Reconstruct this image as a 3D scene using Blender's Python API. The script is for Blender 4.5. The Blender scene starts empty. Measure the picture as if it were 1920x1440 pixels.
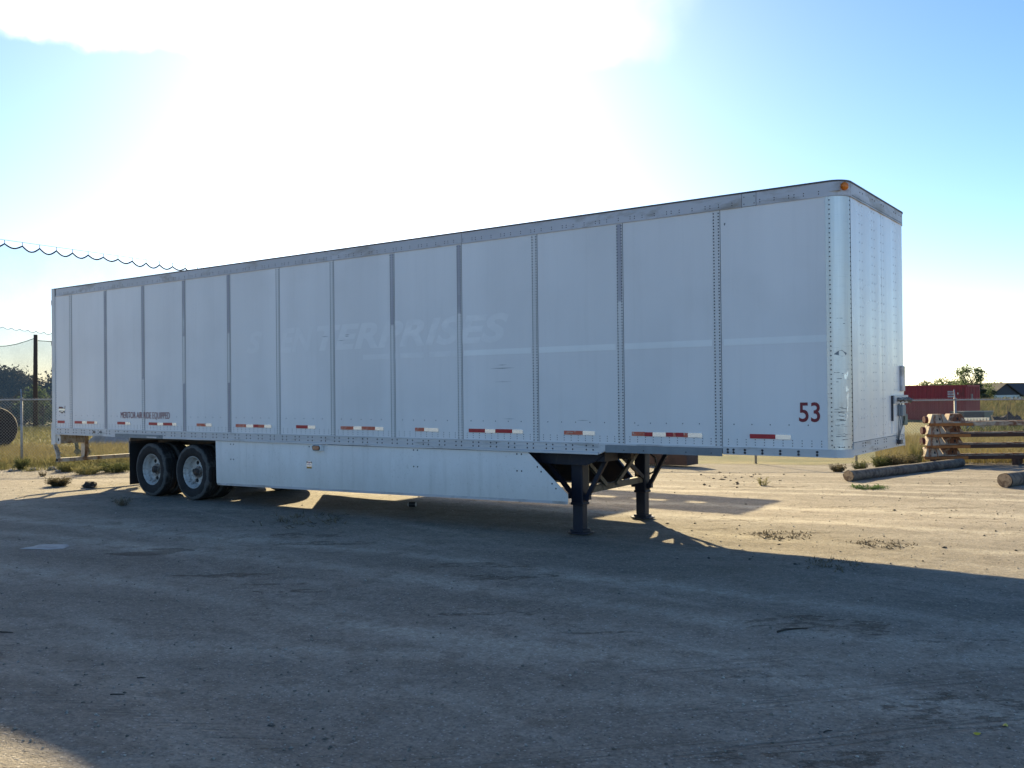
import bpy, math, random
import numpy as np
from mathutils import Vector, Matrix

random.seed(7)
rng = np.random.default_rng(11)
SC = bpy.context.scene
COL = SC.collection
PI = math.pi

# ------------------------------------------------------------------ camera
CAM_POS = Vector((19.085, -10.125, 1.905))
FW = Vector((-0.58714184, 0.80944984, 0.00744467)).normalized()
RT = Vector((0.8093823, 0.58718902, -0.01045674)).normalized()
UP = RT.cross(FW).normalized()
FPX = 1747.0
cam_data = bpy.data.cameras.new('camera')
cam_data.sensor_width = 36.0
cam_data.lens = 36.0 * FPX / 1920.0
cam_data.clip_end = 6000.0
cam = bpy.data.objects.new('camera', cam_data)
COL.objects.link(cam)
m = Matrix.Identity(4)
for i in range(3):
    m[i][0] = RT[i]; m[i][1] = UP[i]; m[i][2] = -FW[i]; m[i][3] = CAM_POS[i]
cam.matrix_world = m
SC.camera = cam

# ------------------------------------------------------------------ light
SUN_AZ, SUN_EL = math.radians(133.0), math.radians(20.6)
SUN_DIR = Vector((math.cos(SUN_AZ) * math.cos(SUN_EL), math.sin(SUN_AZ) * math.cos(SUN_EL), math.sin(SUN_EL)))
world = bpy.data.worlds.new('World')
SC.world = world
world.use_nodes = True
wn, wl = world.node_tree.nodes, world.node_tree.links
bg = wn['Background']
sky = wn.new('ShaderNodeTexSky')
sky.sky_type = 'NISHITA'
sky.sun_disc = False
sky.sun_elevation = SUN_EL
sky.sun_rotation = PI / 2 - SUN_AZ
sky.altitude = 300.0
sky.air_density = 0.8
sky.dust_density = 0.32
sky.ozone_density = 2.4
hsv = wn.new('ShaderNodeHueSaturation')
hsv.inputs['Saturation'].default_value = 1.16
hsv.inputs['Hue'].default_value = 0.500
wl.new(sky.outputs['Color'], hsv.inputs['Color'])


def wmath(op, *ins):
    q = wn.new('ShaderNodeMath'); q.operation = op
    for i, v in enumerate(ins):
        if isinstance(v, bpy.types.NodeSocket): wl.new(v, q.inputs[i])
        else: q.inputs[i].default_value = v
    return q.outputs[0]


def wstep(v, lo, hi):
    q = wn.new('ShaderNodeMapRange'); q.interpolation_type = 'SMOOTHSTEP'
    wl.new(v, q.inputs['Value']); q.inputs['From Min'].default_value = lo; q.inputs['From Max'].default_value = hi
    return q.outputs['Result']


# a white, noisy-edged patch mixed into the sky beside the sun, upper left
wdir = wn.new('ShaderNodeTexCoord').outputs['Generated']
wsep = wn.new('ShaderNodeSeparateXYZ'); wl.new(wdir, wsep.inputs[0])
wnoise = wn.new('ShaderNodeTexNoise'); wnoise.inputs['Scale'].default_value = 16.0; wnoise.inputs['Detail'].default_value = 5.0
wl.new(wdir, wnoise.inputs['Vector'])
CL_AZ, CL_EL = math.radians(146.0), math.radians(27.0)
wdot = wn.new('ShaderNodeVectorMath'); wdot.operation = 'DOT_PRODUCT'
wl.new(wdir, wdot.inputs[0])
wdot.inputs[1].default_value = (math.cos(CL_AZ) * math.cos(CL_EL), math.sin(CL_AZ) * math.cos(CL_EL), math.sin(CL_EL))
wiggle = wmath('MULTIPLY', wmath('SUBTRACT', wnoise.outputs['Fac'], 0.5), 0.045)
white_el = wstep(wmath('ADD', wsep.outputs[2], wiggle), 0.322, 0.338)
white_near = wstep(wmath('ADD', wdot.outputs['Value'], wiggle), math.cos(math.radians(30)), math.cos(math.radians(14)))
cmask = wmath('MULTIPLY', white_el, white_near)
cmix = wn.new('ShaderNodeMix'); cmix.data_type = 'RGBA'
wl.new(cmask, cmix.inputs[0]); wl.new(hsv.outputs['Color'], cmix.inputs[6]); cmix.inputs[7].default_value = (9.0, 9.0, 9.2, 1)
wl.new(cmix.outputs[2], bg.inputs['Color'])
bg.inputs['Strength'].default_value = 0.05
sun_data = bpy.data.lights.new('sun', 'SUN')
sun_data.energy = 3.0
sun_data.angle = math.radians(0.55)
sun_data.color = (1.0, 0.81, 0.47)
sun = bpy.data.objects.new('sun', sun_data)
COL.objects.link(sun)
sun.rotation_euler = (-SUN_DIR).to_track_quat('-Z', 'Y').to_euler()
SC.view_settings.view_transform = 'Standard'
SC.view_settings.look = 'None'
SC.view_settings.gamma = 1.0
SC.view_settings.exposure = 2.06
SC.view_settings.use_curve_mapping = False

# ------------------------------------------------------------------ helpers
FH = Vector((FW.x, FW.y, 0)).normalized()
RH = Vector((RT.x, RT.y, 0)).normalized()


def at(px, depth, z=0.0):
    """world point seen in column px (1920 wide) at a distance in front of the camera"""
    p = CAM_POS + FH * depth + RH * (depth * (px - 960.0) / FPX)
    return Vector((p.x, p.y, z))


def sstep(a, b, x):
    t = np.clip((np.asarray(x, float) - a) / (b - a), 0, 1)
    return t * t * (3 - 2 * t)


def terrain(x, y):
    """large shape of the land: level yard, dipping behind the rack, a low rise, then lower"""
    x = np.asarray(x, float); y = np.asarray(y, float)
    dx, dy = x - CAM_POS.x, y - CAM_POS.y
    d = dx * FH.x + dy * FH.y
    lat = dx * RH.x + dy * RH.y
    s = sstep(-3, 9, lat)
    z = -0.30 * sstep(17, 28, d) - 0.28 * sstep(30, 62, d) + 1.02 * sstep(66, 88, d) - 2.7 * sstep(90, 140, d)
    far_left = -1.2 * sstep(90, 160, d)
    z = z * s + far_left * (1 - s)
    near = 0.155 * sstep(-6.3, -7.8, y) * sstep(17.0, 14.5, x)  # rise added near the camera to pull the trailer's shadow edge in
    z = z + near
    return z


def vnoise(x, y, seed=0):
    x = np.asarray(x, float); y = np.asarray(y, float)
    xi = np.floor(x).astype(np.int64); yi = np.floor(y).astype(np.int64)
    xf = x - xi; yf = y - yi

    def h(a, b):
        n = (a * 374761393 + b * 668265263 + seed * 974711) & 0x7fffffff
        n = ((n ^ (n >> 13)) * 1274126177) & 0x7fffffff
        return ((n ^ (n >> 16)) & 0xffff) / 65535.0
    u = xf * xf * (3 - 2 * xf); v = yf * yf * (3 - 2 * yf)
    return (h(xi, yi) * (1 - u) + h(xi + 1, yi) * u) * (1 - v) + (h(xi, yi + 1) * (1 - u) + h(xi + 1, yi + 1) * u) * v


def ground_z(x, y):
    x = np.asarray(x, float); y = np.asarray(y, float)
    z = terrain(x, y)
    # along-track ruts and small bumps, fading out under the trailer wheels
    u = x * 0.87 + y * 0.49
    v = -x * 0.49 + y * 0.87
    b = 0.007 * (vnoise(u * 0.3, v * 1.6, 3) - 0.5) + 0.008 * (vnoise(x * 0.9, y * 0.9, 5) - 0.5) + 0.008 * (vnoise(x * 3.1, y * 3.1, 9) - 0.5) + 0.005 * (vnoise(x * 6.3, y * 6.3, 10) - 0.5)
    return z + b - 0.004


def tag(o, label=None, cat=None, group=None, kind=None):
    if label: o['label'] = label
    if cat: o['category'] = cat
    if group: o['group'] = group
    if kind: o['kind'] = kind
    return o


def empty(name, loc=(0, 0, 0), parent=None, rz=0.0):
    o = bpy.data.objects.new(name, None)
    o.empty_display_size = 0.2
    COL.objects.link(o)
    o.location = loc
    o.rotation_euler = (0, 0, rz)
    if parent: o.parent = parent
    return o


def link(name, mesh, parent=None, loc=None):
    o = bpy.data.objects.new(name, mesh)
    COL.objects.link(o)
    if parent: o.parent = parent
    if loc is not None: o.location = loc
    return o


class MB:
    """collects shapes that become one mesh"""
    def __init__(s):
        s.v = []; s.f = []; s.mi = []

    def add(s, vs, fs, mi=0):
        n = len(s.v)
        s.v.extend([tuple(p) for p in vs])
        s.f.extend([tuple(i + n for i in f) for f in fs])
        s.mi.extend([mi] * len(fs))
        return s

    def box(s, x0, x1, y0, y1, z0, z1, mi=0):
        vs = [(x, y, z) for z in (z0, z1) for y in (y0, y1) for x in (x0, x1)]
        return s.add(vs, [(0, 2, 3, 1), (4, 5, 7, 6), (0, 1, 5, 4), (1, 3, 7, 5), (3, 2, 6, 7), (2, 0, 4, 6)], mi)

    def frustum(s, c, b, t, h, axes=None, mi=0):
        """c base centre; b,t half sizes (a,b) of base and top; axes two horizontal unit vectors"""
        A, B = axes if axes else (Vector((1, 0, 0)), Vector((0, 1, 0)))
        c = Vector(c); vs = []
        for hh, (p, q) in ((0, b), (h, t)):
            for sb in (-1, 1):
                for sa in (-1, 1):
                    vs.append(c + A * p * sa + B * q * sb + Vector((0, 0, hh)))
        return s.add(vs, [(0, 2, 3, 1), (4, 5, 7, 6), (0, 1, 5, 4), (1, 3, 7, 5), (3, 2, 6, 7), (2, 0, 4, 6)], mi)

    def bar(s, p0, p1, w, h, up=Vector((0, 0, 1)), mi=0):
        p0, p1 = Vector(p0), Vector(p1)
        d = (p1 - p0).normalized()
        a = d.cross(up)
        if a.length < 1e-4: a = d.cross(Vector((1, 0, 0)))
        a.normalize(); b = a.cross(d).normalized()
        vs = []
        for p in (p0, p1):
            for sb in (-1, 1):
                for sa in (-1, 1):
                    vs.append(p + a * (w / 2 * sa) + b * (h / 2 * sb))
        return s.add(vs, [(0, 2, 3, 1), (4, 5, 7, 6), (0, 1, 5, 4), (1, 3, 7, 5), (3, 2, 6, 7), (2, 0, 4, 6)], mi)

    def tube(s, pts, r, n=8, mi=0, caps=True):
        pts = [Vector(p) for p in pts]
        rs = r if isinstance(r, (list, tuple)) else [r] * len(pts)
        n0 = len(s.v); vs = []; fs = []
        ref = None
        for i, p in enumerate(pts):
            d = (pts[min(i + 1, len(pts) - 1)] - pts[max(i - 1, 0)]).normalized()
            if ref is None:
                ref = d.orthogonal().normalized()
            ref = (ref - d * ref.dot(d)).normalized()
            b = d.cross(ref)
            for k in range(n):
                a = 2 * PI * k / n
                vs.append(p + (ref * math.cos(a) + b * math.sin(a)) * rs[i])
        for i in range(len(pts) - 1):
            for k in range(n):
                k2 = (k + 1) % n
                fs.append((i * n + k, i * n + k2, (i + 1) * n + k2, (i + 1) * n + k))
        if caps:
            fs.append(tuple(range(n - 1, -1, -1)))
            fs.append(tuple((len(pts) - 1) * n + k for k in range(n)))
        return s.add(vs, fs, mi)

    def prism(s, poly, axis, a0, a1, mi=0):
        """poly: 2-D points; extruded along axis 'x','y' or 'z' from a0 to a1"""
        n = len(poly)

        def P(q, a):
            if axis == 'y': return (q[0], a, q[1])
            if axis == 'x': return (a, q[0], q[1])
            return (q[0], q[1], a)
        vs = [P(q, a0) for q in poly] + [P(q, a1) for q in poly]
        fs = [tuple(range(n)), tuple(range(2 * n - 1, n - 1, -1))]
        for i in range(n):
            j = (i + 1) % n
            fs.append((i, i + n, j + n, j))
        return s.add(vs, fs, mi)

    def lathe(s, prof, axis_pt, n=40, mi=0, mats=None):
        """prof: (r, y) pairs revolved about the y axis through axis_pt"""
        cx, cy, cz = axis_pt; vs = []; k = len(prof)
        for i in range(n):
            a = 2 * PI * i / n
            for (r, y) in prof:
                vs.append((cx + r * math.cos(a), cy + y, cz + r * math.sin(a)))
        n0 = len(s.v)
        s.v.extend(vs)
        for i in range(n):
            j = (i + 1) % n
            for q in range(k - 1):
                s.f.append((n0 + i * k + q, n0 + i * k + q + 1, n0 + j * k + q + 1, n0 + j * k + q))
                s.mi.append(mats[q] if mats else mi)
        return s

    def dome(s, c, nrm, r, h, n=6, mi=0):
        c, nrm = Vector(c), Vector(nrm).normalized()
        a = nrm.orthogonal().normalized(); b = nrm.cross(a)
        vs = [c + (a * math.cos(2 * PI * k / n) + b * math.sin(2 * PI * k / n)) * r for k in range(n)]
        vs += [c + (a * math.cos(2 * PI * k / n) + b * math.sin(2 * PI * k / n)) * r * 0.6 + nrm * h for k in range(n)]
        fs = [(k, (k + 1) % n, n + (k + 1) % n, n + k) for k in range(n)] + [tuple(range(n, 2 * n))]
        return s.add(vs, fs, mi)

    def mesh(s, name, mats, smooth=False):
        me = bpy.data.meshes.new(name)
        me.from_pydata(s.v, [], s.f)
        mats = mats if isinstance(mats, (list, tuple)) else [mats]
        for q in mats: me.materials.append(q)
        if any(s.mi): me.polygons.foreach_set('material_index', s.mi)
        if smooth: me.polygons.foreach_set('use_smooth', [True] * len(s.f))
        me.update()
        return me

    def build(s, name, mats, parent=None, smooth=False, bevel=0.0, loc=None, auto=False):
        o = link(name, s.mesh(name, mats, smooth or auto), parent, loc)
        if bevel:
            b = o.modifiers.new('bevel', 'BEVEL'); b.width = bevel; b.segments = 2; b.limit_method = 'ANGLE'
        if auto:
            mark_sharp(o.data, 35)
        return o


def mark_sharp(me, deg):
    import bmesh
    bm = bmesh.new(); bm.from_mesh(me)
    bmesh.ops.recalc_face_normals(bm, faces=bm.faces)
    for e in bm.edges:
        if len(e.link_faces) == 2 and e.calc_face_angle(0) > math.radians(deg):
            e.smooth = False
    bm.to_mesh(me); bm.free()


def raw_mesh(name, verts, faces, mats, smooth=False):
    """fast mesh from numpy arrays; faces all of one size"""
    me = bpy.data.meshes.new(name)
    verts = np.asarray(verts, np.float32); faces = np.asarray(faces, np.int32)
    k = faces.shape[1]
    me.vertices.add(len(verts)); me.vertices.foreach_set('co', verts.ravel())
    me.loops.add(faces.size); me.loops.foreach_set('vertex_index', faces.ravel())
    me.polygons.add(len(faces))
    me.polygons.foreach_set('loop_start', np.arange(0, faces.size, k, dtype=np.int32))
    me.polygons.foreach_set('loop_total', np.full(len(faces), k, np.int32))
    for q in (mats if isinstance(mats, (list, tuple)) else [mats]): me.materials.append(q)
    if smooth: me.polygons.foreach_set('use_smooth', np.ones(len(faces), bool))
    me.update(calc_edges=True); me.validate()
    return me


# ------------------------------------------------------------------ materials
class N:
    """small node-tree builder"""
    def __init__(s, name):
        s.m = bpy.data.materials.new(name); s.m.use_nodes = True
        s.t = s.m.node_tree; s.n = s.t.nodes; s.l = s.t.links
        s.b = s.n['Principled BSDF']

    def new(s, typ, **kw):
        q = s.n.new(typ)
        for k, v in kw.items():
            if k in q.inputs: q.inputs[k].default_value = v
            else: setattr(q, k, v)
        return q

    def coord(s, kind='Object', scale=(1, 1, 1), rot=(0, 0, 0), loc=(0, 0, 0)):
        if kind == 'World':
            g = s.new('ShaderNodeNewGeometry').outputs['Position']
        else:
            g = s.new('ShaderNodeTexCoord').outputs[kind]
        if any(rot):      # turn first, so that the scale stretches along the turned direction
            m0 = s.new('ShaderNodeMapping'); m0.inputs['Rotation'].default_value = rot
            s.l.new(g, m0.inputs['Vector']); g = m0.outputs['Vector']; rot = (0, 0, 0)
        mp = s.new('ShaderNodeMapping')
        mp.inputs['Scale'].default_value = scale; mp.inputs['Rotation'].default_value = rot; mp.inputs['Location'].default_value = loc
        s.l.new(g, mp.inputs['Vector'])
        return mp.outputs['Vector']

    def noise(s, vec, scale, detail=4, rough=0.55, dist=0.0):
        q = s.new('ShaderNodeTexNoise'); q.inputs['Scale'].default_value = scale
        q.inputs['Detail'].default_value = detail; q.inputs['Roughness'].default_value = rough; q.inputs['Distortion'].default_value = dist
        s.l.new(vec, q.inputs['Vector'])
        return q.outputs['Fac']

    def ramp(s, fac, stops):
        q = s.new('ShaderNodeValToRGB'); cr = q.color_ramp
        while len(cr.elements) < len(stops): cr.elements.new(0.5)
        for e, (p, c) in zip(cr.elements, stops):
            e.position = p; e.color = (c[0], c[1], c[2], 1) if isinstance(c, (tuple, list)) else (c, c, c, 1)
        s.l.new(fac, q.inputs['Fac'])
        return q.outputs['Color']

    def mix(s, fac, a, b, mode='MIX'):
        q = s.new('ShaderNodeMix', data_type='RGBA', blend_type=mode)
        for sock, val in ((q.inputs[0], fac), (q.inputs[6], a), (q.inputs[7], b)):
            if isinstance(val, bpy.types.NodeSocket): s.l.new(val, sock)
            elif isinstance(val, (int, float)): sock.default_value = val
            else: sock.default_value = (val[0], val[1], val[2], 1)
        return q.outputs[2]

    def math(s, op, a, b=0.0):
        q = s.new('ShaderNodeMath', operation=op)
        for i, val in enumerate((a, b)):
            if isinstance(val, bpy.types.NodeSocket): s.l.new(val, q.inputs[i])
            else: q.inputs[i].default_value = val
        return q.outputs[0]

    def bump(s, h, strength=0.3, dist=0.02):
        q = s.new('ShaderNodeBump'); q.inputs['Strength'].default_value = strength; q.inputs['Distance'].default_value = dist
        s.l.new(h, q.inputs['Height']); s.l.new(q.outputs['Normal'], s.b.inputs['Normal'])
        return q

    def out(s, color=None, rough=None, metal=None, spec=None):
        for k, v in (('Base Color', color), ('Roughness', rough), ('Metallic', metal), ('Specular IOR Level', spec)):
            if v is None: continue
            if isinstance(v, bpy.types.NodeSocket): s.l.new(v, s.b.inputs[k])
            elif isinstance(v, (int, float)): s.b.inputs[k].default_value = v
            else: s.b.inputs[k].default_value = (v[0], v[1], v[2], 1)
        return s.m


def simple(name, col, rough=0.5, metal=0.0, var=0.25, scale=6.0, bump=0.0, kind='Object', stretch=(1, 1, 1), spec=0.5):
    q = N(name)
    vec = q.coord(kind, stretch)
    f = q.noise(vec, scale, 5, 0.6)
    c = q.ramp(f, [(0.25, tuple(x * (1 - var) for x in col)), (0.75, tuple(min(1, x * (1 + var)) for x in col))])
    if bump: q.bump(q.noise(vec, scale * 6, 4), bump, 0.01)
    return q.out(c, rough, metal, spec)


def worn(name, base, under, amount=0.5, rough=0.55, metal=0.0, scale=8.0, stretch=(1, 1, 1), bump=0.15, var=0.15, width=0.06):
    """paint with patches where another colour (rust, primer, dirt) shows"""
    q = N(name)
    vec = q.coord('Object', stretch)
    a = q.noise(vec, scale, 8, 0.68, 0.4)
    b = q.noise(vec, scale * 0.22, 4, 0.6)
    f = q.math('ADD', q.math('MULTIPLY', a, 0.7), q.math('MULTIPLY', b, 0.3))
    mask = q.ramp(f, [(0.5 + (0.5 - amount) * 0.45 - width, 0.0), (0.5 + (0.5 - amount) * 0.45 + width, 1.0)])
    cb = q.ramp(b, [(0.3, tuple(x * (1 - var) for x in base)), (0.7, tuple(min(1, x * (1 + var)) for x in base))])
    cu = q.ramp(a, [(0.3, tuple(x * 0.6 for x in under)), (0.75, under)])
    c = q.mix(mask, cb, cu)
    if bump: q.bump(f, bump, 0.01)
    return q.out(c, rough, metal)


M = {}


def panel_paint(name, base, streak=0.5, r0=0.33, r1=0.5, grime=0.0, worn_off=None):
    """sun-faded white coated sheet: vertical run-off streaks, fine grain, slight oil-canning"""
    q = N(name)
    v1 = q.coord('World', (1.2, 1.2, 0.12))
    v2 = q.coord('World', (9.0, 9.0, 0.5))
    v3 = q.coord('World', (1, 1, 1))
    v4 = q.coord('World', (0.8, 0.8, 16.0))
    big = q.noise(v1, 1.0, 3, 0.5)
    st = q.noise(v2, 1.0, 4, 0.6)
    bl = q.noise(v3, 0.9, 4, 0.55)
    gr = q.noise(v4, 3.0, 4, 0.65)
    info = q.new('ShaderNodeObjectInfo').outputs['Random']
    c = q.mix(q.ramp(big, [(0.3, 0), (0.7, 1)]), tuple(x * 0.93 for x in base), tuple(x * 1.03 for x in base))
    c = q.mix(q.math('MULTIPLY', q.ramp(st, [(0.52, 0), (0.8, 1)]), 0.22 * streak), c, (0.42, 0.40, 0.36))
    c = q.mix(q.math('MULTIPLY', q.ramp(bl, [(0.5, 0), (0.75, 1)]), 0.16), c, (0.52, 0.50, 0.46))
    c = q.mix(q.math('MULTIPLY', q.ramp(gr, [(0.62, 0), (0.78, 1)]), 0.10), c, (0.40, 0.40, 0.42))
    c = q.mix(q.math('MULTIPLY', info, 0.10), c, tuple(x * 0.72 for x in base))
    if worn_off:       # what is left of old paint, rubbed through in patches
        wn_ = q.noise(q.coord('World', (1.0, 1.0, 2.0)), 2.4, 5, 0.65)
        c = q.mix(q.ramp(wn_, [(0.42, 0.85), (0.62, 0.0)]), c, worn_off)
    if grime:          # road dirt thrown up on the lower part, with a ragged upper edge
        sz_ = q.new('ShaderNodeSeparateXYZ'); q.l.new(q.new('ShaderNodeNewGeometry').outputs['Position'], sz_.inputs[0])
        gn = q.noise(q.coord('World', (2.5, 2.5, 1.2)), 1.0, 6, 0.7)
        hm = q.ramp(q.math('ADD', sz_.outputs[2], q.math('MULTIPLY', q.math('SUBTRACT', gn, 0.5), 0.9)), [(0.30, 1), (0.95, 0)])
        c = q.mix(q.math('MULTIPLY', hm, grime * 0.75), c, (0.40, 0.34, 0.27))
        sp_ = q.noise(q.coord('World', (1, 1, 1)), 26.0, 4, 0.7)
        c = q.mix(q.math('MULTIPLY', q.ramp(sp_, [(0.60, 0), (0.70, 1)]), grime * 0.5), c, (0.30, 0.26, 0.22))
    q.bump(q.math('ADD', q.math('MULTIPLY', bl, 1.0), q.math('MULTIPLY', gr, 0.02)), 0.28, 0.03)
    rg = q.ramp(bl, [(0.3, r0), (0.7, r1)])
    return q.out(c, rg, 0.0, 0.5)


M['panel'] = panel_paint('white_panel_paint', (0.83, 0.795, 0.785))
M['front_panel'] = panel_paint('front_panel_paint', (0.89, 0.88, 0.88), 0.9, 0.2, 0.34)
M['skirt'] = panel_paint('skirt_panel', (0.88, 0.84, 0.82), 1.3, 0.35, 0.55, 0.55)
M['strip'] = panel_paint('joint_strip_paint', (0.74, 0.715, 0.705), 1.6)
M['strip_dark'] = worn('joint_strip_bare', (0.40, 0.38, 0.42), (0.62, 0.62, 0.63), 0.35, 0.5, 0.1, 3.0, (1, 1, 0.4), 0.0)
M['rail'] = worn('rail_aluminium', (0.58, 0.57, 0.58), (0.36, 0.33, 0.31), 0.28, 0.5, 0.25, 1.6, (1, 1, 5), 0.05)
M['top_rail'] = worn('top_rail_aluminium', (0.52, 0.50, 0.52), (0.36, 0.31, 0.27), 0.34, 0.5, 0.25, 1.3, (1, 1, 3), 0.05)
M['grey_strip'] = simple('grey_guard_strip', (0.22, 0.24, 0.26), 0.55, 0.2, 0.15)
M['rivet'] = simple('rivet_head', (0.045, 0.045, 0.055), 0.5, 0.3, 0.3, 20)
M['rivet_pale'] = simple('rivet_head_pale', (0.42, 0.43, 0.46), 0.5, 0.3, 0.3, 20)
M['roof_edge'] = simple('roof_edge', (0.09, 0.08, 0.08), 0.6, 0.1, 0.4, 3)
M['roof'] = simple('roof_sheet', (0.6, 0.6, 0.6), 0.5)
M['tape_red'] = simple('tape_red', (0.42, 0.012, 0.025), 0.35, 0, 0.2, 30)
M['tape_white'] = simple('tape_white', (0.95, 0.95, 0.95), 0.22, 0.55, 0.03, 40)
M['tape_faded'] = worn('tape_faded', (0.62, 0.13, 0.07), (0.70, 0.62, 0.50), 0.34, 0.5, 0, 26, (1, 1, 1), 0)
M['decal_red'] = worn('decal_red', (0.19, 0.006, 0.020), (0.36, 0.2, 0.22), 0.10, 0.4, 0, 30, (1, 1, 1), 0)
M['decal_dark'] = simple('decal_dark', (0.035, 0.01, 0.03), 0.4)
M['decal_maroon'] = simple('decal_maroon', (0.10, 0.012, 0.03), 0.4)
M['ghost'] = panel_paint('unfaded_paint', (0.91, 0.875, 0.86), 0.4, 0.33, 0.5, 0.0, (0.82, 0.79, 0.78))
M['scratch'] = simple('scratch_mark', (0.12, 0.12, 0.14), 0.6)
M['rubber'] = N('tyre_rubber').m
M['rim'] = worn('wheel_white', (0.50, 0.48, 0.46), (0.22, 0.175, 0.14), 0.36, 0.5, 0.1, 17, (1, 1, 1), 0.1)
M['hub'] = worn('hub_metal', (0.30, 0.28, 0.27), (0.12, 0.09, 0.07), 0.5, 0.5, 0.4, 14)
M['black'] = simple('dark_recess', (0.012, 0.012, 0.014), 0.8)
M['gear'] = worn('landing_gear_paint', (0.008, 0.011, 0.026), (0.045, 0.042, 0.045), 0.22, 0.5, 0.2, 11, (1, 1, 0.35), 0.2)
M['gear_tan'] = worn('dusty_steel', (0.14, 0.125, 0.10), (0.05, 0.045, 0.04), 0.4, 0.6, 0.2, 7)
M['under'] = worn('chassis_steel', (0.035, 0.030, 0.032), (0.09, 0.055, 0.04), 0.4, 0.7, 0.1, 4)
M['flap'] = simple('mud_flap_rubber', (0.014, 0.014, 0.016), 0.75, 0, 0.3, 5)
M['bumper'] = worn('rusty_bumper_paint', (0.50, 0.46, 0.40), (0.22, 0.12, 0.06), 0.42, 0.65, 0.1, 7, (1, 1, 0.6), 0.2)
M['rear_frame'] = worn('rear_frame_paint', (0.66, 0.65, 0.63), (0.34, 0.19, 0.08), 0.26, 0.55, 0.1, 4, (1, 1, 0.35), 0.1)
M['amber'] = N('amber_lens').out((0.85, 0.22, 0.02), 0.2); M['amber'].node_tree.nodes['Principled BSDF'].inputs['Transmission Weight'].default_value = 0.15
M['amber_dull'] = worn('amber_lens_dull', (0.46, 0.17, 0.10), (0.60, 0.40, 0.22), 0.4, 0.3, 0, 30)
M['white_plastic'] = simple('white_plastic', (0.72, 0.71, 0.70), 0.4)
M['galv'] = worn('galvanised_steel', (0.36, 0.36, 0.36), (0.24, 0.235, 0.22), 0.35, 0.62, 0.4, 12)
M['wire'] = N('fence_wire').out((0.26, 0.26, 0.255), 0.8, 0.0, 0.1)
M['rust_cream'] = worn('cream_paint_rusting', (0.42, 0.34, 0.26), (0.19, 0.065, 0.024), 0.52, 0.75, 0.0, 5.5, (1, 1, 1), 0.35)
M['rust'] = worn('rusty_steel', (0.26, 0.10, 0.04), (0.40, 0.30, 0.20), 0.42, 0.85, 0.0, 7, (1, 1, 1), 0.4)
M['rust_orange'] = worn('orange_rust', (0.34, 0.13, 0.035), (0.16, 0.06, 0.03), 0.42, 0.85, 0.0, 5, (1, 1, 1), 0.4)
M['rust_shaded'] = worn('shaded_rusty_beam', (0.06, 0.028, 0.020), (0.12, 0.06, 0.035), 0.34, 0.85, 0.0, 3, (1, 1, 1), 0.4)  # rust deepened further to carry the shade of the backlit lower beams
M['rust_red'] = worn('red_primer', (0.11, 0.016, 0.012), (0.14, 0.06, 0.03), 0.35, 0.75, 0, 7)
M['cont_red'] = worn('container_red', (0.32, 0.024, 0.030), (0.21, 0.032, 0.028), 0.3, 0.55, 0, 1.2, (1, 1, 1), 0.02)
M['cont_text'] = simple('container_lettering', (0.62, 0.58, 0.56), 0.6)
M['bark'] = worn('weathered_log', (0.20, 0.155, 0.12), (0.09, 0.065, 0.05), 0.5, 0.9, 0, 5, (1, 1, 1), 0.5)
M['cutwood'] = worn('cut_log_end', (0.36, 0.27, 0.18), (0.15, 0.10, 0.07), 0.42, 0.9, 0, 9)
M['pole'] = worn('dark_pole_wood', (0.085, 0.05, 0.035), (0.05, 0.03, 0.025), 0.4, 0.9, 0, 2, (3, 3, 0.4))
M['rope'] = simple('dark_rope', (0.03, 0.03, 0.035), 0.8)
M['cable'] = simple('steel_cable', (0.2, 0.2, 0.2), 0.5, 0.5)
M['roof_shingle'] = worn('dark_shingles', (0.035, 0.034, 0.04), (0.055, 0.05, 0.05), 0.5, 0.85, 0, 2.0, (1, 1, 4))
M['house_wall'] = simple('pale_house_wall', (0.62, 0.64, 0.62), 0.7, 0, 0.06, 2)
M['house_pane'] = N('house_glass').out((0.26, 0.31, 0.32), 0.2)
M['gable'] = simple('dark_gable_siding', (0.06, 0.062, 0.072), 0.8, 0, 0.15, 3, 0, 'Object', (1, 1, 6))
M['bin_dark'] = simple('dark_bin', (0.05, 0.06, 0.075), 0.6)
M['bin_blue'] = simple('blue_grey_sheet', (0.13, 0.19, 0.24), 0.6)
M['bin_olive'] = simple('olive_sheet', (0.17, 0.19, 0.15), 0.7)
M['mound'] = worn('dark_rubble', (0.03, 0.03, 0.035), (0.10, 0.09, 0.08), 0.4, 0.9, 0, 4)
M['gravel'] = worn('grey_gravel', (0.26, 0.25, 0.25), (0.42, 0.40, 0.38), 0.45, 0.9, 0, 9, (1, 1, 1), 0.8)
M['can'] = simple('can_dark', (0.02, 0.022, 0.03), 0.35, 0.4, 0.3, 20)
M['can_rim'] = simple('can_metal', (0.62, 0.62, 0.63), 0.3, 0.9)
M['stick'] = simple('dead_stick', (0.055, 0.042, 0.032), 0.9)
M['stone'] = worn('pale_stone', (0.34, 0.32, 0.29), (0.20, 0.18, 0.16), 0.4, 0.9, 0, 12)
M['dark_stone'] = simple('dark_clod', (0.05, 0.042, 0.036), 0.9, 0, 0.3, 12, 0.5)
M['leaf_yellow'] = simple('yellow_leaf', (0.55, 0.42, 0.04), 0.6)
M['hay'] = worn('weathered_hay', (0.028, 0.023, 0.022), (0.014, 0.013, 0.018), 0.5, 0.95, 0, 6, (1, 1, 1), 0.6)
M['cactus'] = simple('cactus_pad', (0.10, 0.105, 0.06), 0.7, 0, 0.3, 4, 0.3)
M['bare_patch'] = worn('pale_hard_patch', (0.40, 0.385, 0.37), (0.30, 0.28, 0.26), 0.35, 0.85, 0, 3, (1, 1, 1), 0.1)
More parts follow.
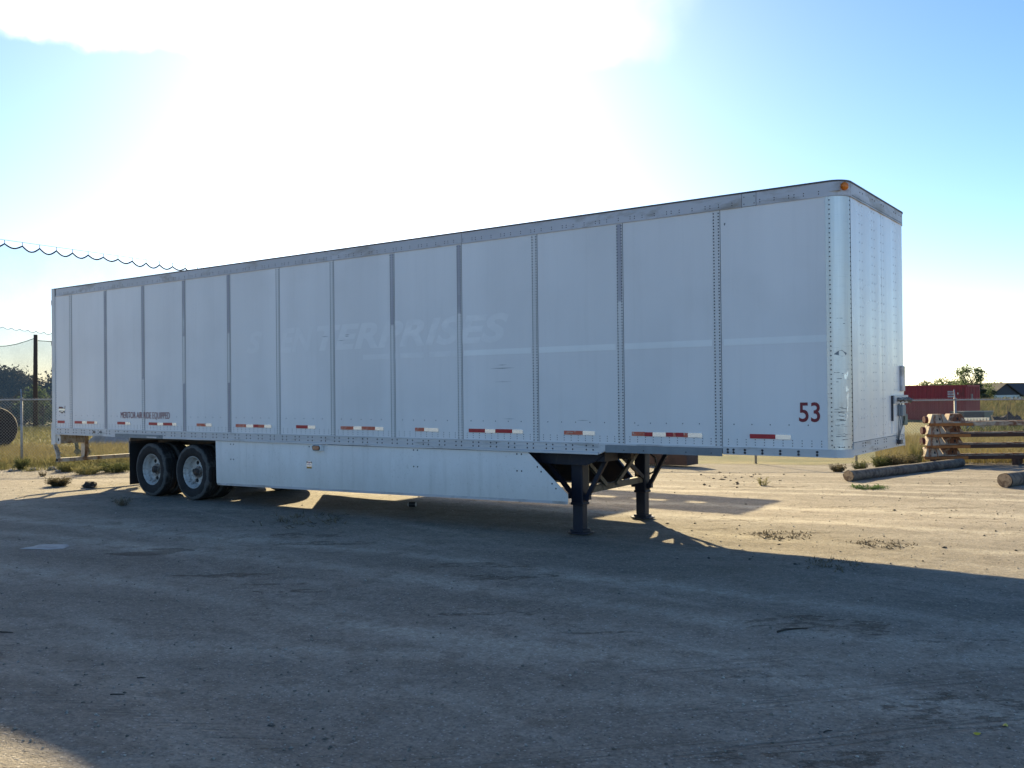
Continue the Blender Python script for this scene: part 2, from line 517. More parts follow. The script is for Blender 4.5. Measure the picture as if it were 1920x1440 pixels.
M['brown_steel'] = worn('brown_painted_steel', (0.075, 0.045, 0.038), (0.05, 0.032, 0.026), 0.4, 0.8, 0, 3)
M['corner'] = N('corner_post_aluminium').m


def blade_mat(name, c0, c1, trans=0.35):
    """grass or leaf: diffuse plus light coming through"""
    q = N(name)
    info = q.noise(q.coord('World', (1, 1, 1)), 3.5, 3, 0.6)
    c = q.ramp(info, [(0.3, c0), (0.7, c1)])
    q.out(c, 0.75, 0, 0.2)
    tr = q.new('ShaderNodeBsdfTranslucent'); q.l.new(c, tr.inputs['Color'])
    mx = q.new('ShaderNodeMixShader'); mx.inputs[0].default_value = trans
    q.l.new(q.b.outputs[0], mx.inputs[1]); q.l.new(tr.outputs[0], mx.inputs[2])
    q.l.new(mx.outputs[0], q.n['Material Output'].inputs['Surface'])
    return q.m


M['dry'] = blade_mat('dry_grass', (0.19, 0.155, 0.065), (0.31, 0.265, 0.12), 0.3)
M['dry_green'] = blade_mat('half_dry_grass', (0.12, 0.125, 0.05), (0.28, 0.25, 0.11))
M['weed'] = blade_mat('weed_green', (0.05, 0.065, 0.025), (0.12, 0.13, 0.055))
M['weed_dark'] = blade_mat('weed_brown', (0.06, 0.05, 0.03), (0.13, 0.11, 0.06))
M['green'] = blade_mat('fresh_green', (0.04, 0.085, 0.03), (0.09, 0.15, 0.05))
M['straw'] = blade_mat('dead_straw', (0.10, 0.08, 0.055), (0.22, 0.18, 0.12), 0.15)
M['leaf_a'] = blade_mat('leaf_mid', (0.085, 0.12, 0.06), (0.15, 0.19, 0.09), 0.45)
M['leaf_b'] = blade_mat('leaf_dark', (0.06, 0.08, 0.055), (0.11, 0.13, 0.08), 0.45)
M['leaf_c'] = blade_mat('leaf_brownish', (0.055, 0.05, 0.034), (0.095, 0.082, 0.05), 0.25)


def tyre_material():
    q = N('tyre_rubber_worn')
    tc = q.new('ShaderNodeTexCoord').outputs['Object']
    sep = q.new('ShaderNodeSeparateXYZ'); q.l.new(tc, sep.inputs[0])
    r = q.math('SQRT', q.math('ADD', q.math('MULTIPLY', sep.outputs[0], sep.outputs[0]), q.math('MULTIPLY', sep.outputs[2], sep.outputs[2])))
    nz = q.noise(tc, 6.0, 5, 0.6)
    nf = q.noise(tc, 45.0, 4, 0.6)
    rr = q.math('ADD', r, q.math('MULTIPLY', q.math('SUBTRACT', nz, 0.5), 0.10))
    band = q.ramp(rr, [(0.425, 0), (0.440, 1), (0.482, 1), (0.494, 0)])
    base = q.ramp(nz, [(0.3, (0.012, 0.012, 0.014)), (0.7, (0.028, 0.026, 0.026))])
    c = q.mix(q.math('MULTIPLY', band, 0.75), base, q.ramp(nf, [(0.3, (0.075, 0.072, 0.07)), (0.7, (0.135, 0.13, 0.125))]))
    q.bump(nf, 0.2, 0.004)
    return q.out(c, 0.8, 0, 0.3)


M['rubber'] = tyre_material()


def corner_material():
    q = N('corner_post_scuffed')
    v = q.coord('World', (1, 1, 1)); vs = q.coord('World', (3, 3, 26)); vz = q.coord('World', (14, 14, 0.4))
    sc = q.noise(vs, 2.0, 6, 0.7); bl = q.noise(v, 2.6, 5, 0.6); st = q.noise(vz, 1.0, 4, 0.6)
    sep = q.new('ShaderNodeSeparateXYZ'); q.l.new(q.new('ShaderNodeNewGeometry').outputs['Position'], sep.inputs[0])
    low = q.ramp(q.math('MULTIPLY', sep.outputs[2], 0.25), [(0.30, 1), (0.72, 0.12)])
    c = q.ramp(st, [(0.3, (0.62, 0.60, 0.57)), (0.7, (0.78, 0.76, 0.73))])
    c = q.mix(q.math('MULTIPLY', q.ramp(sc, [(0.57, 0), (0.66, 1)]), q.math('MULTIPLY', low, 0.8)), c, (0.20, 0.19, 0.20))
    c = q.mix(q.math('MULTIPLY', q.ramp(bl, [(0.60, 0), (0.66, 1)]), q.math('MULTIPLY', low, 0.5)), c, (0.42, 0.33, 0.24))
    c = q.mix(q.math('MULTIPLY', q.ramp(bl, [(0.30, 1), (0.36, 0)]), q.math('MULTIPLY', low, 0.6)), c, (0.85, 0.84, 0.80))
    q.bump(bl, 0.25, 0.02)
    return q.out(c, 0.32, 0.5)


M['corner'] = corner_material()


TREAD_DEG = 48.0


def ground_material():
    q = N('packed_dirt_and_gravel')
    fld = q.new('ShaderNodeAttribute', attribute_name='field').outputs['Fac']
    trk = q.new('ShaderNodeAttribute', attribute_name='track').outputs['Fac']
    pit = q.new('ShaderNodeAttribute', attribute_name='pit').outputs['Fac']
    w = q.coord('World', (1, 1, 1))
    # streaks drawn out along the direction the vehicles drive
    ws = q.coord('World', (0.16, 1.0, 1.0), (0, 0, math.radians(-24)))
    ws2 = q.coord('World', (0.10, 1.0, 1.0), (0, 0, math.radians(12)))
    n1 = q.noise(w, 0.35, 6, 0.6)
    n2 = q.noise(ws, 0.9, 6, 0.62, 0.3)
    n2b = q.noise(ws2, 1.6, 5, 0.6, 0.2)
    n3 = q.noise(w, 3.2, 6, 0.65)
    n4 = q.noise(w, 38.0, 4, 0.7)
    n5 = q.noise(w, 120.0, 2, 0.6)
    vo = q.new('ShaderNodeTexVoronoi', feature='F1'); vo.inputs['Scale'].default_value = 42.0
    q.l.new(w, vo.inputs['Vector'])
    vo2 = q.new('ShaderNodeTexVoronoi', feature='F1'); vo2.inputs['Scale'].default_value = 15.0
    q.l.new(w, vo2.inputs['Vector'])
    base = q.ramp(n2, [(0.32, (0.165, 0.140, 0.114)), (0.5, (0.235, 0.204, 0.166)), (0.68, (0.345, 0.305, 0.252))])
    base = q.mix(q.ramp(n1, [(0.35, 0), (0.65, 0.6)]), base, (0.225, 0.195, 0.158))
    base = q.mix(q.math('MULTIPLY', q.ramp(n2b, [(0.52, 0), (0.68, 1)]), 0.45), base, (0.385, 0.345, 0.285))
    base = q.mix(q.math('MULTIPLY', trk, 0.9), base, (0.50, 0.45, 0.365))
    base = q.mix(q.math('MULTIPLY', q.ramp(n3, [(0.50, 0), (0.64, 1)]), 0.55), base, (0.150, 0.122, 0.094))
    # gravel grains: dark and pale specks of two sizes
    sp = q.ramp(n4, [(0.30, 0.45), (0.5, 1.0), (0.70, 1.6)])
    base = q.mix(0.5, base, sp, 'MULTIPLY')
    n6 = q.noise(w, 14.0, 5, 0.7)
    base = q.mix(0.55, base, q.ramp(n6, [(0.32, 0.62), (0.5, 1.0), (0.68, 1.4)]), 'MULTIPLY')
    dotc = q.new('ShaderNodeSeparateColor'); q.l.new(vo.outputs['Color'], dotc.inputs[0])
    dsel = q.math('MULTIPLY', q.ramp(vo.outputs['Distance'], [(0.26, 1), (0.40, 0)]), q.ramp(dotc.outputs[0], [(0.66, 0), (0.70, 1)]))
    dcol = q.ramp(dotc.outputs[1], [(0.40, (0.08, 0.07, 0.06)), (0.55, (0.62, 0.59, 0.54))])
    base = q.mix(q.math('MULTIPLY', dsel, 0.42), base, dcol)
    dc2 = q.new('ShaderNodeSeparateColor'); q.l.new(vo2.outputs['Color'], dc2.inputs[0])
    ds2 = q.math('MULTIPLY', q.ramp(vo2.outputs['Distance'], [(0.10, 1), (0.18, 0)]), q.ramp(dc2.outputs[0], [(0.86, 0), (0.9, 1)]))
    base = q.mix(q.math('MULTIPLY', ds2, 0.45), base, q.ramp(dc2.outputs[1], [(0.3, (0.11, 0.095, 0.08)), (0.5, (0.42, 0.39, 0.34))]))
    pb = q.ramp(q.math('ADD', pit, q.math('MULTIPLY', q.math('SUBTRACT', q.noise(q.coord('World', (0.5, 1.0, 1.0), (0, 0, math.radians(-36))), 9.0, 6, 0.75), 0.5), 2.6)), [(0.52, 0), (0.70, 1)])
    pb = q.math('MULTIPLY', pb, q.ramp(pit, [(0.02, 0), (0.12, 1)]))
    base = q.mix(q.math('MULTIPLY', pb, 0.85), base, q.mix(1.0, base, (0.50, 0.46, 0.43), 'MULTIPLY'))
    trd = q.new('ShaderNodeAttribute', attribute_name='tread').outputs['Fac']
    tn = q.noise(q.coord('World', (0.9, 26.0, 1.0), (0, 0, math.radians(-TREAD_DEG))), 1.0, 2, 0.5)
    tm = q.math('MULTIPLY', q.ramp(tn, [(0.50, 0), (0.58, 1)]), trd)
    base = q.mix(q.math('MULTIPLY', tm, 0.55), base, (0.12, 0.098, 0.078))
    # field beyond the fence: dry grass stubble with greener bands
    fcol = q.ramp(n3, [(0.3, (0.15, 0.135, 0.06)), (0.7, (0.25, 0.215, 0.10))])
    fcol = q.mix(q.ramp(n1, [(0.42, 0), (0.6, 0.8)]), fcol, (0.10, 0.115, 0.045))
    base = q.mix(fld, base, fcol)
    hgt = q.math('ADD', q.math('MULTIPLY', n4, 0.5), q.math('ADD', q.math('MULTIPLY', n3, 1.2), q.math('MULTIPLY', dsel, 0.35)))
    hgt = q.math('ADD', hgt, q.math('MULTIPLY', n5, 0.2))
    hgt = q.math('SUBTRACT', hgt, q.math('MULTIPLY', pb, 0.8))
    hgt = q.math('SUBTRACT', hgt, q.math('MULTIPLY', tm, 0.5))
    q.bump(hgt, 0.7, 0.034)
    return q.out(base, 0.92, 0, 0.25)


M['ground'] = ground_material()


def net_material(name, col, fac):
    q = N(name)
    tr = q.new('ShaderNodeBsdfTransparent')
    df = q.new('ShaderNodeBsdfDiffuse'); df.inputs['Color'].default_value = (*col, 1)
    v = q.coord('Object', (1, 1, 1))
    nz = q.noise(v, 0.35, 4, 0.6)
    f = q.ramp(nz, [(0.3, fac * 0.9), (0.7, min(1, fac * 1.1))])
    mx = q.new('ShaderNodeMixShader')
    q.l.new(f, mx.inputs[0]); q.l.new(tr.outputs[0], mx.inputs[1]); q.l.new(df.outputs[0], mx.inputs[2])
    q.l.new(mx.outputs[0], q.n['Material Output'].inputs['Surface'])
    return q.m


M['net'] = net_material('fine_netting', (0.19, 0.22, 0.24), 0.32)

# ------------------------------------------------------------------ ground
def axis(lo, hi, d0, d1, step):
    dense = list(np.arange(d0, d1 + 1e-6, step))
    out = []; x = d1; s = step
    while x < hi:
        s *= 1.17; x += s; out.append(min(x, hi))
    low = []; x = d0; s = step
    while x > lo:
        s *= 1.17; x -= s; low.append(max(x, lo))
    return np.array(low[::-1] + dense + out)


gx = axis(-2500, 2500, -9.0, 20.5, 0.10)
gy = axis(-1500, 3000, -9.5, 22.0, 0.10)
GX, GY = np.meshgrid(gx, gy)
nearmask = sstep(40, 22, np.hypot(GX - 8, GY - 5))
GZ = terrain(GX, GY) * (1 - nearmask) + ground_z(GX, GY) * nearmask
nx, ny = len(gx), len(gy)
verts = np.stack([GX.ravel(), GY.ravel(), GZ.ravel()], 1)
idx = np.arange(nx * ny).reshape(ny, nx)
faces = np.stack([idx[:-1, :-1].ravel(), idx[:-1, 1:].ravel(), idx[1:, 1:].ravel(), idx[1:, :-1].ravel()], 1)
gme = raw_mesh('ground', verts, faces, M['ground'], True)
fx, fy = GX.ravel(), GY.ravel()
dd = (fx - CAM_POS.x) * FH.x + (fy - CAM_POS.y) * FH.y
ll = (fx - CAM_POS.x) * RH.x + (fy - CAM_POS.y) * RH.y
edge = 25.6 + 1.4 * sstep(-14, 14, ll) + 1.0 * (vnoise(fx * 0.6, fy * 0.6, 21) - 0.5)
field = sstep(-0.5, 0.5, dd - edge)
# pale wheel tracks across the yard, following where lorries swing past the nose of the trailer
track = np.zeros_like(fx)
def add_track(p0, p1, width, strength, wob):
    global track
    p0 = np.array(p0, float); p1 = np.array(p1, float)
    L = np.linalg.norm(p1 - p0); u = (p1 - p0) / L; n = np.array([-u[1], u[0]])
    s = (fx - p0[0]) * u[0] + (fy - p0[1]) * u[1]
    t = (fx - p0[0]) * n[0] + (fy - p0[1]) * n[1]
    t = t + wob * np.sin(s * 0.35 + p0[0]) + 0.25 * (vnoise(fx * 0.8, fy * 0.8, 33) - 0.5)
    a = np.exp(-(t / width) ** 2) * sstep(-3, 2, s) * sstep(L + 3, L - 2, s)
    track = np.maximum(track, strength * a * (0.55 + 0.45 * vnoise(fx * 2.0, fy * 2.0, 35)))
for p0, p1, wd, st, wb in (
        ((8, 5.2), (24, 9.0), 0.16, 0.95, 0.12), ((8, 5.9), (24, 10.0), 0.13, 0.8, 0.15), ((9, 3.2), (24, 6.6), 0.22, 0.9, 0.1),
        ((10, 2.2), (24, 4.6), 0.25, 0.7, 0.1), ((9, 7.4), (24, 12.0), 0.12, 0.6, 0.1), ((12, 1.0), (26, 3.2), 0.18, 0.6, 0.1), ((6, 9.2), (22, 13.5), 0.16, 0.4, 0.1),
        ((2, -3.2), (18, -1.6), 0.18, 0.55, 0.2), ((2, -4.1), (18, -2.6), 0.2, 0.5, 0.2), ((4, -5.6), (20, -3.6), 0.16, 0.4, 0.2),
        ((12, -6.4), (20, -1.6), 0.20, 0.35, 0.1), ((13, -6.9), (20.5, -2.4), 0.16, 0.3, 0.1), ((-4, -2.0), (10, -2.6), 0.3, 0.4, 0.2)):
    add_track(p0, p1, wd, st, wb)
pit = np.zeros_like(fx)
def photo_xy(px, py):
    d = FW + RT * ((px - 960.0) / FPX) + UP * ((720.0 - py) / FPX)
    p = CAM_POS + d * (-CAM_POS.z / d.z)
    return p.x, p.y
# scuffed, crumbled patches of dirt: centre read off the photo, radii in metres along and across the view
for (px, py, rx, ry, st) in ((262, 1037, 0.42, 0.16, 1.3), (316, 1030, 0.36, 0.14, 1.0), (560, 1003, 0.9, 0.30, 0.55), (620, 1018, 0.8, 0.22, 0.6), (420, 1078, 0.55, 0.14, 0.7), (520, 1095, 0.5, 0.12, 0.5), (560, 1108, 0.45, 0.1, 0.6),
                             (900, 1060, 0.8, 0.22, 0.55), (960, 1080, 0.6, 0.2, 0.6), (1020, 1078, 0.6, 0.14, 0.5), (940, 1150, 0.9, 0.12, 0.45), (1100, 1185, 0.6, 0.1, 0.45),
                             (1500, 1162, 0.7, 0.2, 0.55), (1580, 1172, 0.7, 0.16, 0.6), (1640, 1185, 0.6, 0.14, 0.5), (1420, 1270, 0.5, 0.08, 0.5), (1800, 1200, 0.6, 0.1, 0.4), (1860, 1330, 0.7, 0.42, 0.5), (1770, 1345, 0.5, 0.18, 0.5),
                             (1600, 1425, 0.5, 0.14, 0.6), (1460, 1420, 0.5, 0.12, 0.5), (270, 1160, 0.6, 0.12, 0.35), (120, 1245, 0.4, 0.08, 0.35), (1400, 912, 1.3, 0.3, 0.6), (1380, 975, 0.8, 0.2, 0.55), (1780, 952, 0.7, 0.16, 0.6), (1595, 950, 1.0, 0.16, 0.6),
                             (1300, 992, 0.8, 0.2, 0.5), (1465, 1000, 0.6, 0.16, 0.7), (1655, 1018, 0.55, 0.14, 0.7), (1840, 972, 0.6, 0.12, 0.5), (1700, 930, 1.2, 0.2, 0.4), (1880, 1000, 0.8, 0.14, 0.4), (1500, 960, 0.8, 0.14, 0.4)):
    cx, cy = photo_xy(px, py)
    u = (fx - cx) * RH.x + (fy - cy) * RH.y; v = (fx - cx) * FH.x + (fy - cy) * FH.y
    rr = np.hypot(u / rx, v / ry) + 0.7 * (vnoise(fx * 4, fy * 4, 44) - 0.5)
    pit = np.maximum(pit, st * sstep(1.25, 0.5, rr))
tread = np.zeros_like(fx)
for (pa, pb_, wd) in (((1200, 1345), (2000, 1250), 0.16), ((1300, 1420), (2000, 1335), 0.14), ((700, 1440), (1400, 1395), 0.15), ((1180, 1265), (1500, 1235), 0.14), ((0, 1330), (600, 1420), 0.12)):
    p0 = np.array(photo_xy(*pa)); p1 = np.array(photo_xy(*pb_)); Lq = np.linalg.norm(p1 - p0); uu = (p1 - p0) / Lq; nn_ = np.array([-uu[1], uu[0]])
    sq = (fx - p0[0]) * uu[0] + (fy - p0[1]) * uu[1]; tq = (fx - p0[0]) * nn_[0] + (fy - p0[1]) * nn_[1]
    tread = np.maximum(tread, sstep(wd, wd * 0.6, np.abs(tq)) * sstep(-0.2, 0.3, sq) * sstep(Lq + 0.2, Lq - 0.3, sq) * (0.3 + 0.9 * vnoise(fx * 1.5, fy * 1.5, 51)))
for nm, arr in (('field', field), ('track', track), ('pit', pit), ('tread', tread)):
    at_ = gme.attributes.new(nm, 'FLOAT', 'POINT')
    at_.data.foreach_set('value', arr.astype(np.float32))
ground = link('ground', gme)
tag(ground, kind='structure')


def gz(x, y):
    return float(ground_z(x, y))


# ------------------------------------------------------------------ the trailer
L, W, R = 16.15, 2.59, 0.18
ZB, ZT, ZR = 1.235, 4.13, 3.967        # top of lower rail, roof, underside of top rail
XR, PITCH = 0.605, 1.28
JOINTS = [XR + PITCH * i for i in range(12)]
TR = empty('semi_trailer', (0, 0, 0))
tag(TR, 'long white box semi trailer standing unhitched on its dark landing legs', 'trailer')


def sheet(x0, x1, z0, z1, y, nrm, seed, nxq=7, nzq=14, amp=0.0016):
    """a riveted wall panel: front face gently uneven, with thickness"""
    b = MB(); vs = []; fs = []
    for j in range(nzq + 1):
        for i in range(nxq + 1):
            x = x0 + (x1 - x0) * i / nxq; z = z0 + (z1 - z0) * j / nzq
            edge_f = min(i, nxq - i, 2) / 2 * min(j, nzq - j, 2) / 2
            d = amp * edge_f * (2 * float(vnoise(x * 1.7 + seed, z * 1.3, 61)) - 0.6)
            vs.append((x, y + nrm * d, z))
    n = nxq + 1
    for j in range(nzq):
        for i in range(nxq):
            a = j * n + i
            q = (a, a + 1, a + n + 1, a + n)
            fs.append(q if nrm < 0 else q[::-1])
    b.add(vs, fs)
    yb = y - nrm * 0.02
    b.add([(x0, y, z0), (x1, y, z0), (x1, y, z1), (x0, y, z1), (x0, yb, z0), (x1, yb, z0), (x1, yb, z1), (x0, yb, z1)],
          [(4, 5, 1, 0), (5, 6, 2, 1), (6, 7, 3, 2), (7, 4, 0, 3), (7, 6, 5, 4)])
    return b


xe = [0.0] + JOINTS + [L - R]
for k in range(13):
    sheet(xe[k] + 0.003, xe[k + 1] - 0.003, ZB, ZR, 0.0, -1, k * 7).build('side_panel', M['panel'], TR, smooth=False)
    MB().box(xe[k] + 0.003, xe[k + 1] - 0.003, W - 0.02, W, ZB, ZR).build('side_panel', M['panel'], TR)
dark_joints = {2: (2.2, ZR), 3: (2.95, ZR), 4: (2.95, ZR), 1: (1.25, ZR), 7: (2.9, ZR), 8: (3.0, ZR), 10: (3.0, ZR)}
for k, x in enumerate(JOINTS):
    b = MB().box(x - 0.045, x + 0.045, -0.004, -0.0005, ZB, ZR)
    if k in dark_joints:
        z0, z1 = dark_joints[k]
        b.box(x - 0.030, x + 0.030, -0.006, -0.004, z0, z1 - 0.01, 1)
        if k in (3, 4):
            b.box(x - 0.030, x + 0.030, -0.006, -0.004, 1.25, 2.1, 1)
    b.build('joint_strip', [M['strip'], M['strip_dark']], TR)
    MB().box(x + 0.0465, x + 0.0505, -0.0025, -0.0005, ZB, ZR).build('joint_gap', M['rivet'], TR)

riv = MB()
for x in JOINTS:
    z = ZB + 0.02
    while z < ZR - 0.02:
        for s in (-0.03, 0.03):
            riv.dome((x + s + random.uniform(-.001, .001), -0.0062, z), (0, -1, 0), 0.0088, 0.005)
        z += 0.0362
z = ZB + 0.03
while z < ZR - 0.02:       # rear edge and corner post columns
    riv.dome((0.03, -0.001, z), (0, -1, 0), 0.007, 0.004)
    z += 0.05
x = 0.08
while x < L - R - 0.05:    # rows along the foot of the wall
    for dz, rr in ((0.03, 0.006), (0.06, 0.006), (0.09, 0.006)):
        if min(abs(x - j) for j in JOINTS) > 0.06:
            riv.dome((x, -0.0022, ZB + dz), (0, -1, 0), rr, 0.003)
    x += 0.1067
x = 0.15
while x < L - R - 0.05:
    if min(abs(x - j) for j in JOINTS) > 0.06:
        riv.dome((x, -0.0022, ZB + 0.262), (0, -1, 0), 0.007, 0.004)
    x += 0.2134
tag(riv.build('rivets', M['rivet'], TR), kind='stuff')

# lower rail: profile with lips, wavy dented lower edge
rail = MB()
rail_x = np.arange(0.0, 13.17, 0.12)
prof = [(0.0, ZB + 0.004), (-0.016, ZB + 0.002), (-0.016, ZB - 0.010), (-0.011, ZB - 0.014), (-0.011, ZB - 0.052), (-0.014, ZB - 0.056), (-0.011, ZB - 0.060),
        (-0.011, ZB - 0.108), (-0.020, ZB - 0.114), (-0.020, ZB - 0.140), (0.02, ZB - 0.140)]
vs, fs = [], []
for i, xx in enumerate(rail_x):
    for j, (py, pz) in enumerate(prof):
        dz = (float(vnoise(xx * 2.3, 3.0, 71)) - 0.5) * 0.010 if j >= 8 else 0
        dy = (float(vnoise(xx * 3.1, 9.0, 72)) - 0.5) * 0.010 if j >= 8 else 0
        vs.append((xx, py + dy, pz + dz))
k = len(prof)
for i in range(len(rail_x) - 1):
    for j in range(k - 1):
        fs.append((i * k + j, i * k + j + 1, (i + 1) * k + j + 1, (i + 1) * k + j))
rail.add(vs, fs)
rail.prism([(13.08, ZB + 0.002), (13.19, ZB + 0.002), (13.19, ZB - 0.09), (13.08, ZB - 0.138)], 'y', -0.012, 0.02)
rail.box(13.19, L - R, -0.014, 0.02, ZB - 0.016, ZB + 0.003)
rail.box(14.74, L - R + 0.05, -0.013, 0.02, ZB - 0.085, ZB - 0.016)
rail.box(14.74, L - R + 0.05, -0.0165, -0.013, ZB - 0.085, ZB - 0.075)
rail.build('bottom_rail', M['rail'], TR)
MB().box(0, L - R, W - 0.02, W + 0.012, ZB - 0.085, ZB + 0.002).build('bottom_rail', M['rail'], TR)
MB().box(13.185, 14.735, -0.022, -0.0145, ZB - 0.108, ZB - 0.018).build('guard_strip', M['grey_strip'], TR)
MB().box(2.24, 3.79, -0.024, -0.0205, ZB - 0.145, ZB - 0.076).build('guard_strip', M['grey_strip'], TR)

bolts = MB()
x = 0.10
while x < 13.05:
    for dx in (0, 0.10):
        for dz in (-0.032, -0.084):
            if not (2.2 < x + dx < 3.82 and dz < -0.06):
                bolts.dome((x + dx, -0.011, ZB + dz), (0, -1, 0), 0.0115, 0.007, 7)
    x += 0.3048
x = 14.80
while x < 15.95:
    for dx in ((0, 0.07) if x < 14.95 else (0,)):
        for dz in (-0.022 - 0.004, -0.058):
            bolts.dome((x + dx, -0.013, ZB + dz - 0.002), (0, -1, 0), 0.0155, 0.008, 8)
    x += 0.205
for x in (13.45, 13.72, 14.28, 14.6):
    bolts.dome((x, -0.022, ZB - 0.075), (0, -1, 0), 0.008, 0.005, 7)
for x in (2.5, 2.95, 3.4, 3.7):
    bolts.dome((x, -0.0245, ZB - 0.105), (0, -1, 0), 0.008, 0.004, 7)
tag(bolts.build('rail_bolts', M['rivet'], TR), kind='stuff')
MB().box(1.44, 1.52, -0.017, -0.0115, ZB - 0.085, ZB - 0.03).build('rail_socket', M['hub'], TR)
MB().box(1.66, 1.76, -0.0135, -0.0115, ZB - 0.068, ZB - 0.045).build('rail_slot', M['black'], TR)

# top rail, joined in lengths with cover plates
for x0, x1 in ((0.06, 4.6), (4.606, 10.9), (10.906, 15.0)):
    b = MB().box(x0, x1, -0.010, 0.03, ZR, ZT - 0.012)
    b.box(x0, x1, -0.015, -0.010, ZR, ZR + 0.012)
    b.build('top_rail', M['top_rail'], TR)
MB().box(15.006, 15.17, -0.0125, 0.03, ZR + 0.002, ZT - 0.014).build('rail_cover', M['rail'], TR)
MB().box(15.175, L - R, -0.010, 0.03, ZR, ZT - 0.012).build('top_rail', M['top_rail'], TR)
MB().box(0.06, L - R, W - 0.03, W + 0.010, ZR, ZT - 0.012).build('top_rail', M['top_rail'], TR)
tr_riv = MB()
x = 0.2; q = 0
while x < 15.9:
    for dx in ((0, 0.06) if q % 3 == 0 else (0,)):
        for dz in (0.035, 0.062):
            if not 15.0 < x + dx < 15.18:
                tr_riv.dome((x + dx, -0.010, ZR + dz), (0, -1, 0), 0.0068, 0.004)
    x += 0.165; q += 1
for dx in (15.03, 15.15):
    for dz in (0.03, 0.11):
        tr_riv.dome((dx, -0.0125, ZR + dz), (0, -1, 0), 0.0068, 0.004)
tag(tr_riv.build('rivets', M['rivet'], TR), kind='stuff')


def corner_arc(cx, cy, r, a0, a1, n):
    return [(cx + r * math.cos(a0 + (a1 - a0) * i / n), cy + r * math.sin(a0 + (a1 - a0) * i / n)) for i in range(n + 1)]


def curved_wall(pts, thick, z0, z1):
    """vertical curved sheet following plan points"""
    b = MB(); n = len(pts); vs = []
    for z in (z0, z1):
        for p in pts: vs.append((p[0], p[1], z))
    fs = [(i, i + 1, n + i + 1, n + i) for i in range(n - 1)]
    return b.add(vs, fs)


arc = corner_arc(L - R, R, R, -PI / 2, 0, 14)
nzc = 26
b = MB(); vs = []; fs = []
for j in range(nzc + 1):
    z = ZB + (ZR - ZB) * j / nzc
    for i, p in enumerate(arc):
        d = 0.0
        for (ai, zz, rad, dep) in ((6, 1.61, 0.10, 0.016), (5, 1.34, 0.08, 0.008)):
            dd2 = math.hypot((i - ai) * 0.02, z - zz)
            d += dep * max(0, 1 - dd2 / rad) ** 2
        dirv = Vector((p[0] - (L - R), p[1] - R)).normalized()
        vs.append((p[0] - dirv.x * d, p[1] - dirv.y * d, z))
n = len(arc)
for j in range(nzc):
    for i in range(n - 1):
        fs.append((j * n + i, j * n + i + 1, (j + 1) * n + i + 1, (j + 1) * n + i))
b.add(vs, fs)
b.box(L - R - 0.03, L - R + 0.002, -0.004, 0.0, ZB, ZR)
b.build('corner_post', M['corner'], TR, auto=True)
arc2 = corner_arc(L - R, W - R, R, 0, PI / 2, 14)
curved_wall(arc2, 0.01, ZB, ZR).build('corner_post', M['corner'], TR, smooth=True)
cr = MB()
z = ZB + 0.05
while z < ZR - 0.02:
    cr.dome((L - R + 0.012, -0.001, z), (0.07, -1, 0), 0.008, 0.005)
    cr.dome((L - 0.001, R - 0.012, z), (1, -0.07, 0), 0.008, 0.005)
    z += 0.0508
for a in (0.12, 0.3, 0.5, 0.7, 0.88):
    t = -PI / 2 + a * PI / 2
    cr.dome((L - R + R * math.cos(t), R + R * math.sin(t), ZB + 0.03), (math.cos(t), math.sin(t), 0), 0.008, 0.005)
tag(cr.build('rivets', M['rivet'], TR), kind='stuff')
# patches and gouges on the post
def on_post(a, z, w, h, mat, name, push=0.0015):
    pts = []
    t0 = -PI / 2 + a * PI / 2
    for k in range(9):
        an = 2 * PI * k / 9
        rr = 0.75 + 0.5 * random.random()
        t = t0 + (w / R) * 0.5 * math.cos(an) * rr
        pts.append((L - R + (R + push) * math.cos(t), R + (R + push) * math.sin(t), z + h / 2 * math.sin(an) * rr))
    MB().add(pts, [tuple(range(9))]).build(name, mat, TR)
on_post(0.40, 2.275, 0.13, 0.06, M['grey_strip'], 'scuff_patch')
on_post(0.38, 1.65, 0.08, 0.06, M['grey_strip'], 'scuff_patch', -0.010)
on_post(0.40, 1.60, 0.06, 0.05, M['tape_white'], 'scuff_patch', -0.012)
for k in range(26):
    zz = random.choice([random.uniform(1.25, 1.7), random.uniform(1.25, 2.7)])
    on_post(random.uniform(0.22, 0.6), zz, random.uniform(0.02, 0.09), random.uniform(0.004, 0.008), M['scratch'], 'scuff_mark', 0.001)
for k in range(14):
    on_post(random.uniform(0.55, 0.72), random.uniform(1.28, 2.1), random.uniform(0.01, 0.03), random.uniform(0.03, 0.08), M['tape_white'], 'scuff_mark', 0.0012)

# cap over the corner, roof sheet and its dark edge
cap = corner_arc(L - R, R, R + 0.010, -PI / 2, 0, 14)
curved_wall(cap, 0.01, ZR, ZT - 0.012).build('corner_cap', M['top_rail'], TR, smooth=True)
cap2 = corner_arc(L - R, W - R, R + 0.010, 0, PI / 2, 14)
curved_wall(cap2, 0.01, ZR, ZT - 0.012).build('corner_cap', M['top_rail'], TR, smooth=True)
outl = [(0.0, -0.016)] + corner_arc(L - R, R, R + 0.018, -PI / 2, 0, 14) + corner_arc(L - R, W - R, R + 0.018, 0, PI / 2, 14) + [(0.0, W + 0.016)]
MB().prism(outl, 'z', ZT - 0.012, ZT + 0.006).build('roof_edge', M['roof_edge'], TR)
inl = [(0.02, 0.03)] + corner_arc(L - R, R, R - 0.03, -PI / 2, 0, 10) + corner_arc(L - R, W - R, R - 0.03, 0, PI / 2, 10) + [(0.02, W - 0.03)]
MB().prism(inl, 'z', ZT + 0.0065, ZT + 0.010).build('roof', M['roof'], TR)
cl = MB().prism([(15.985, 4.015), (16.10, 4.015), (16.10, 4.105), (15.985, 4.105)], 'y', -0.014, 0.03).build('light_bracket', M['top_rail'], TR)
lt = MB()
t = -PI / 2 + 0.60 * PI / 2
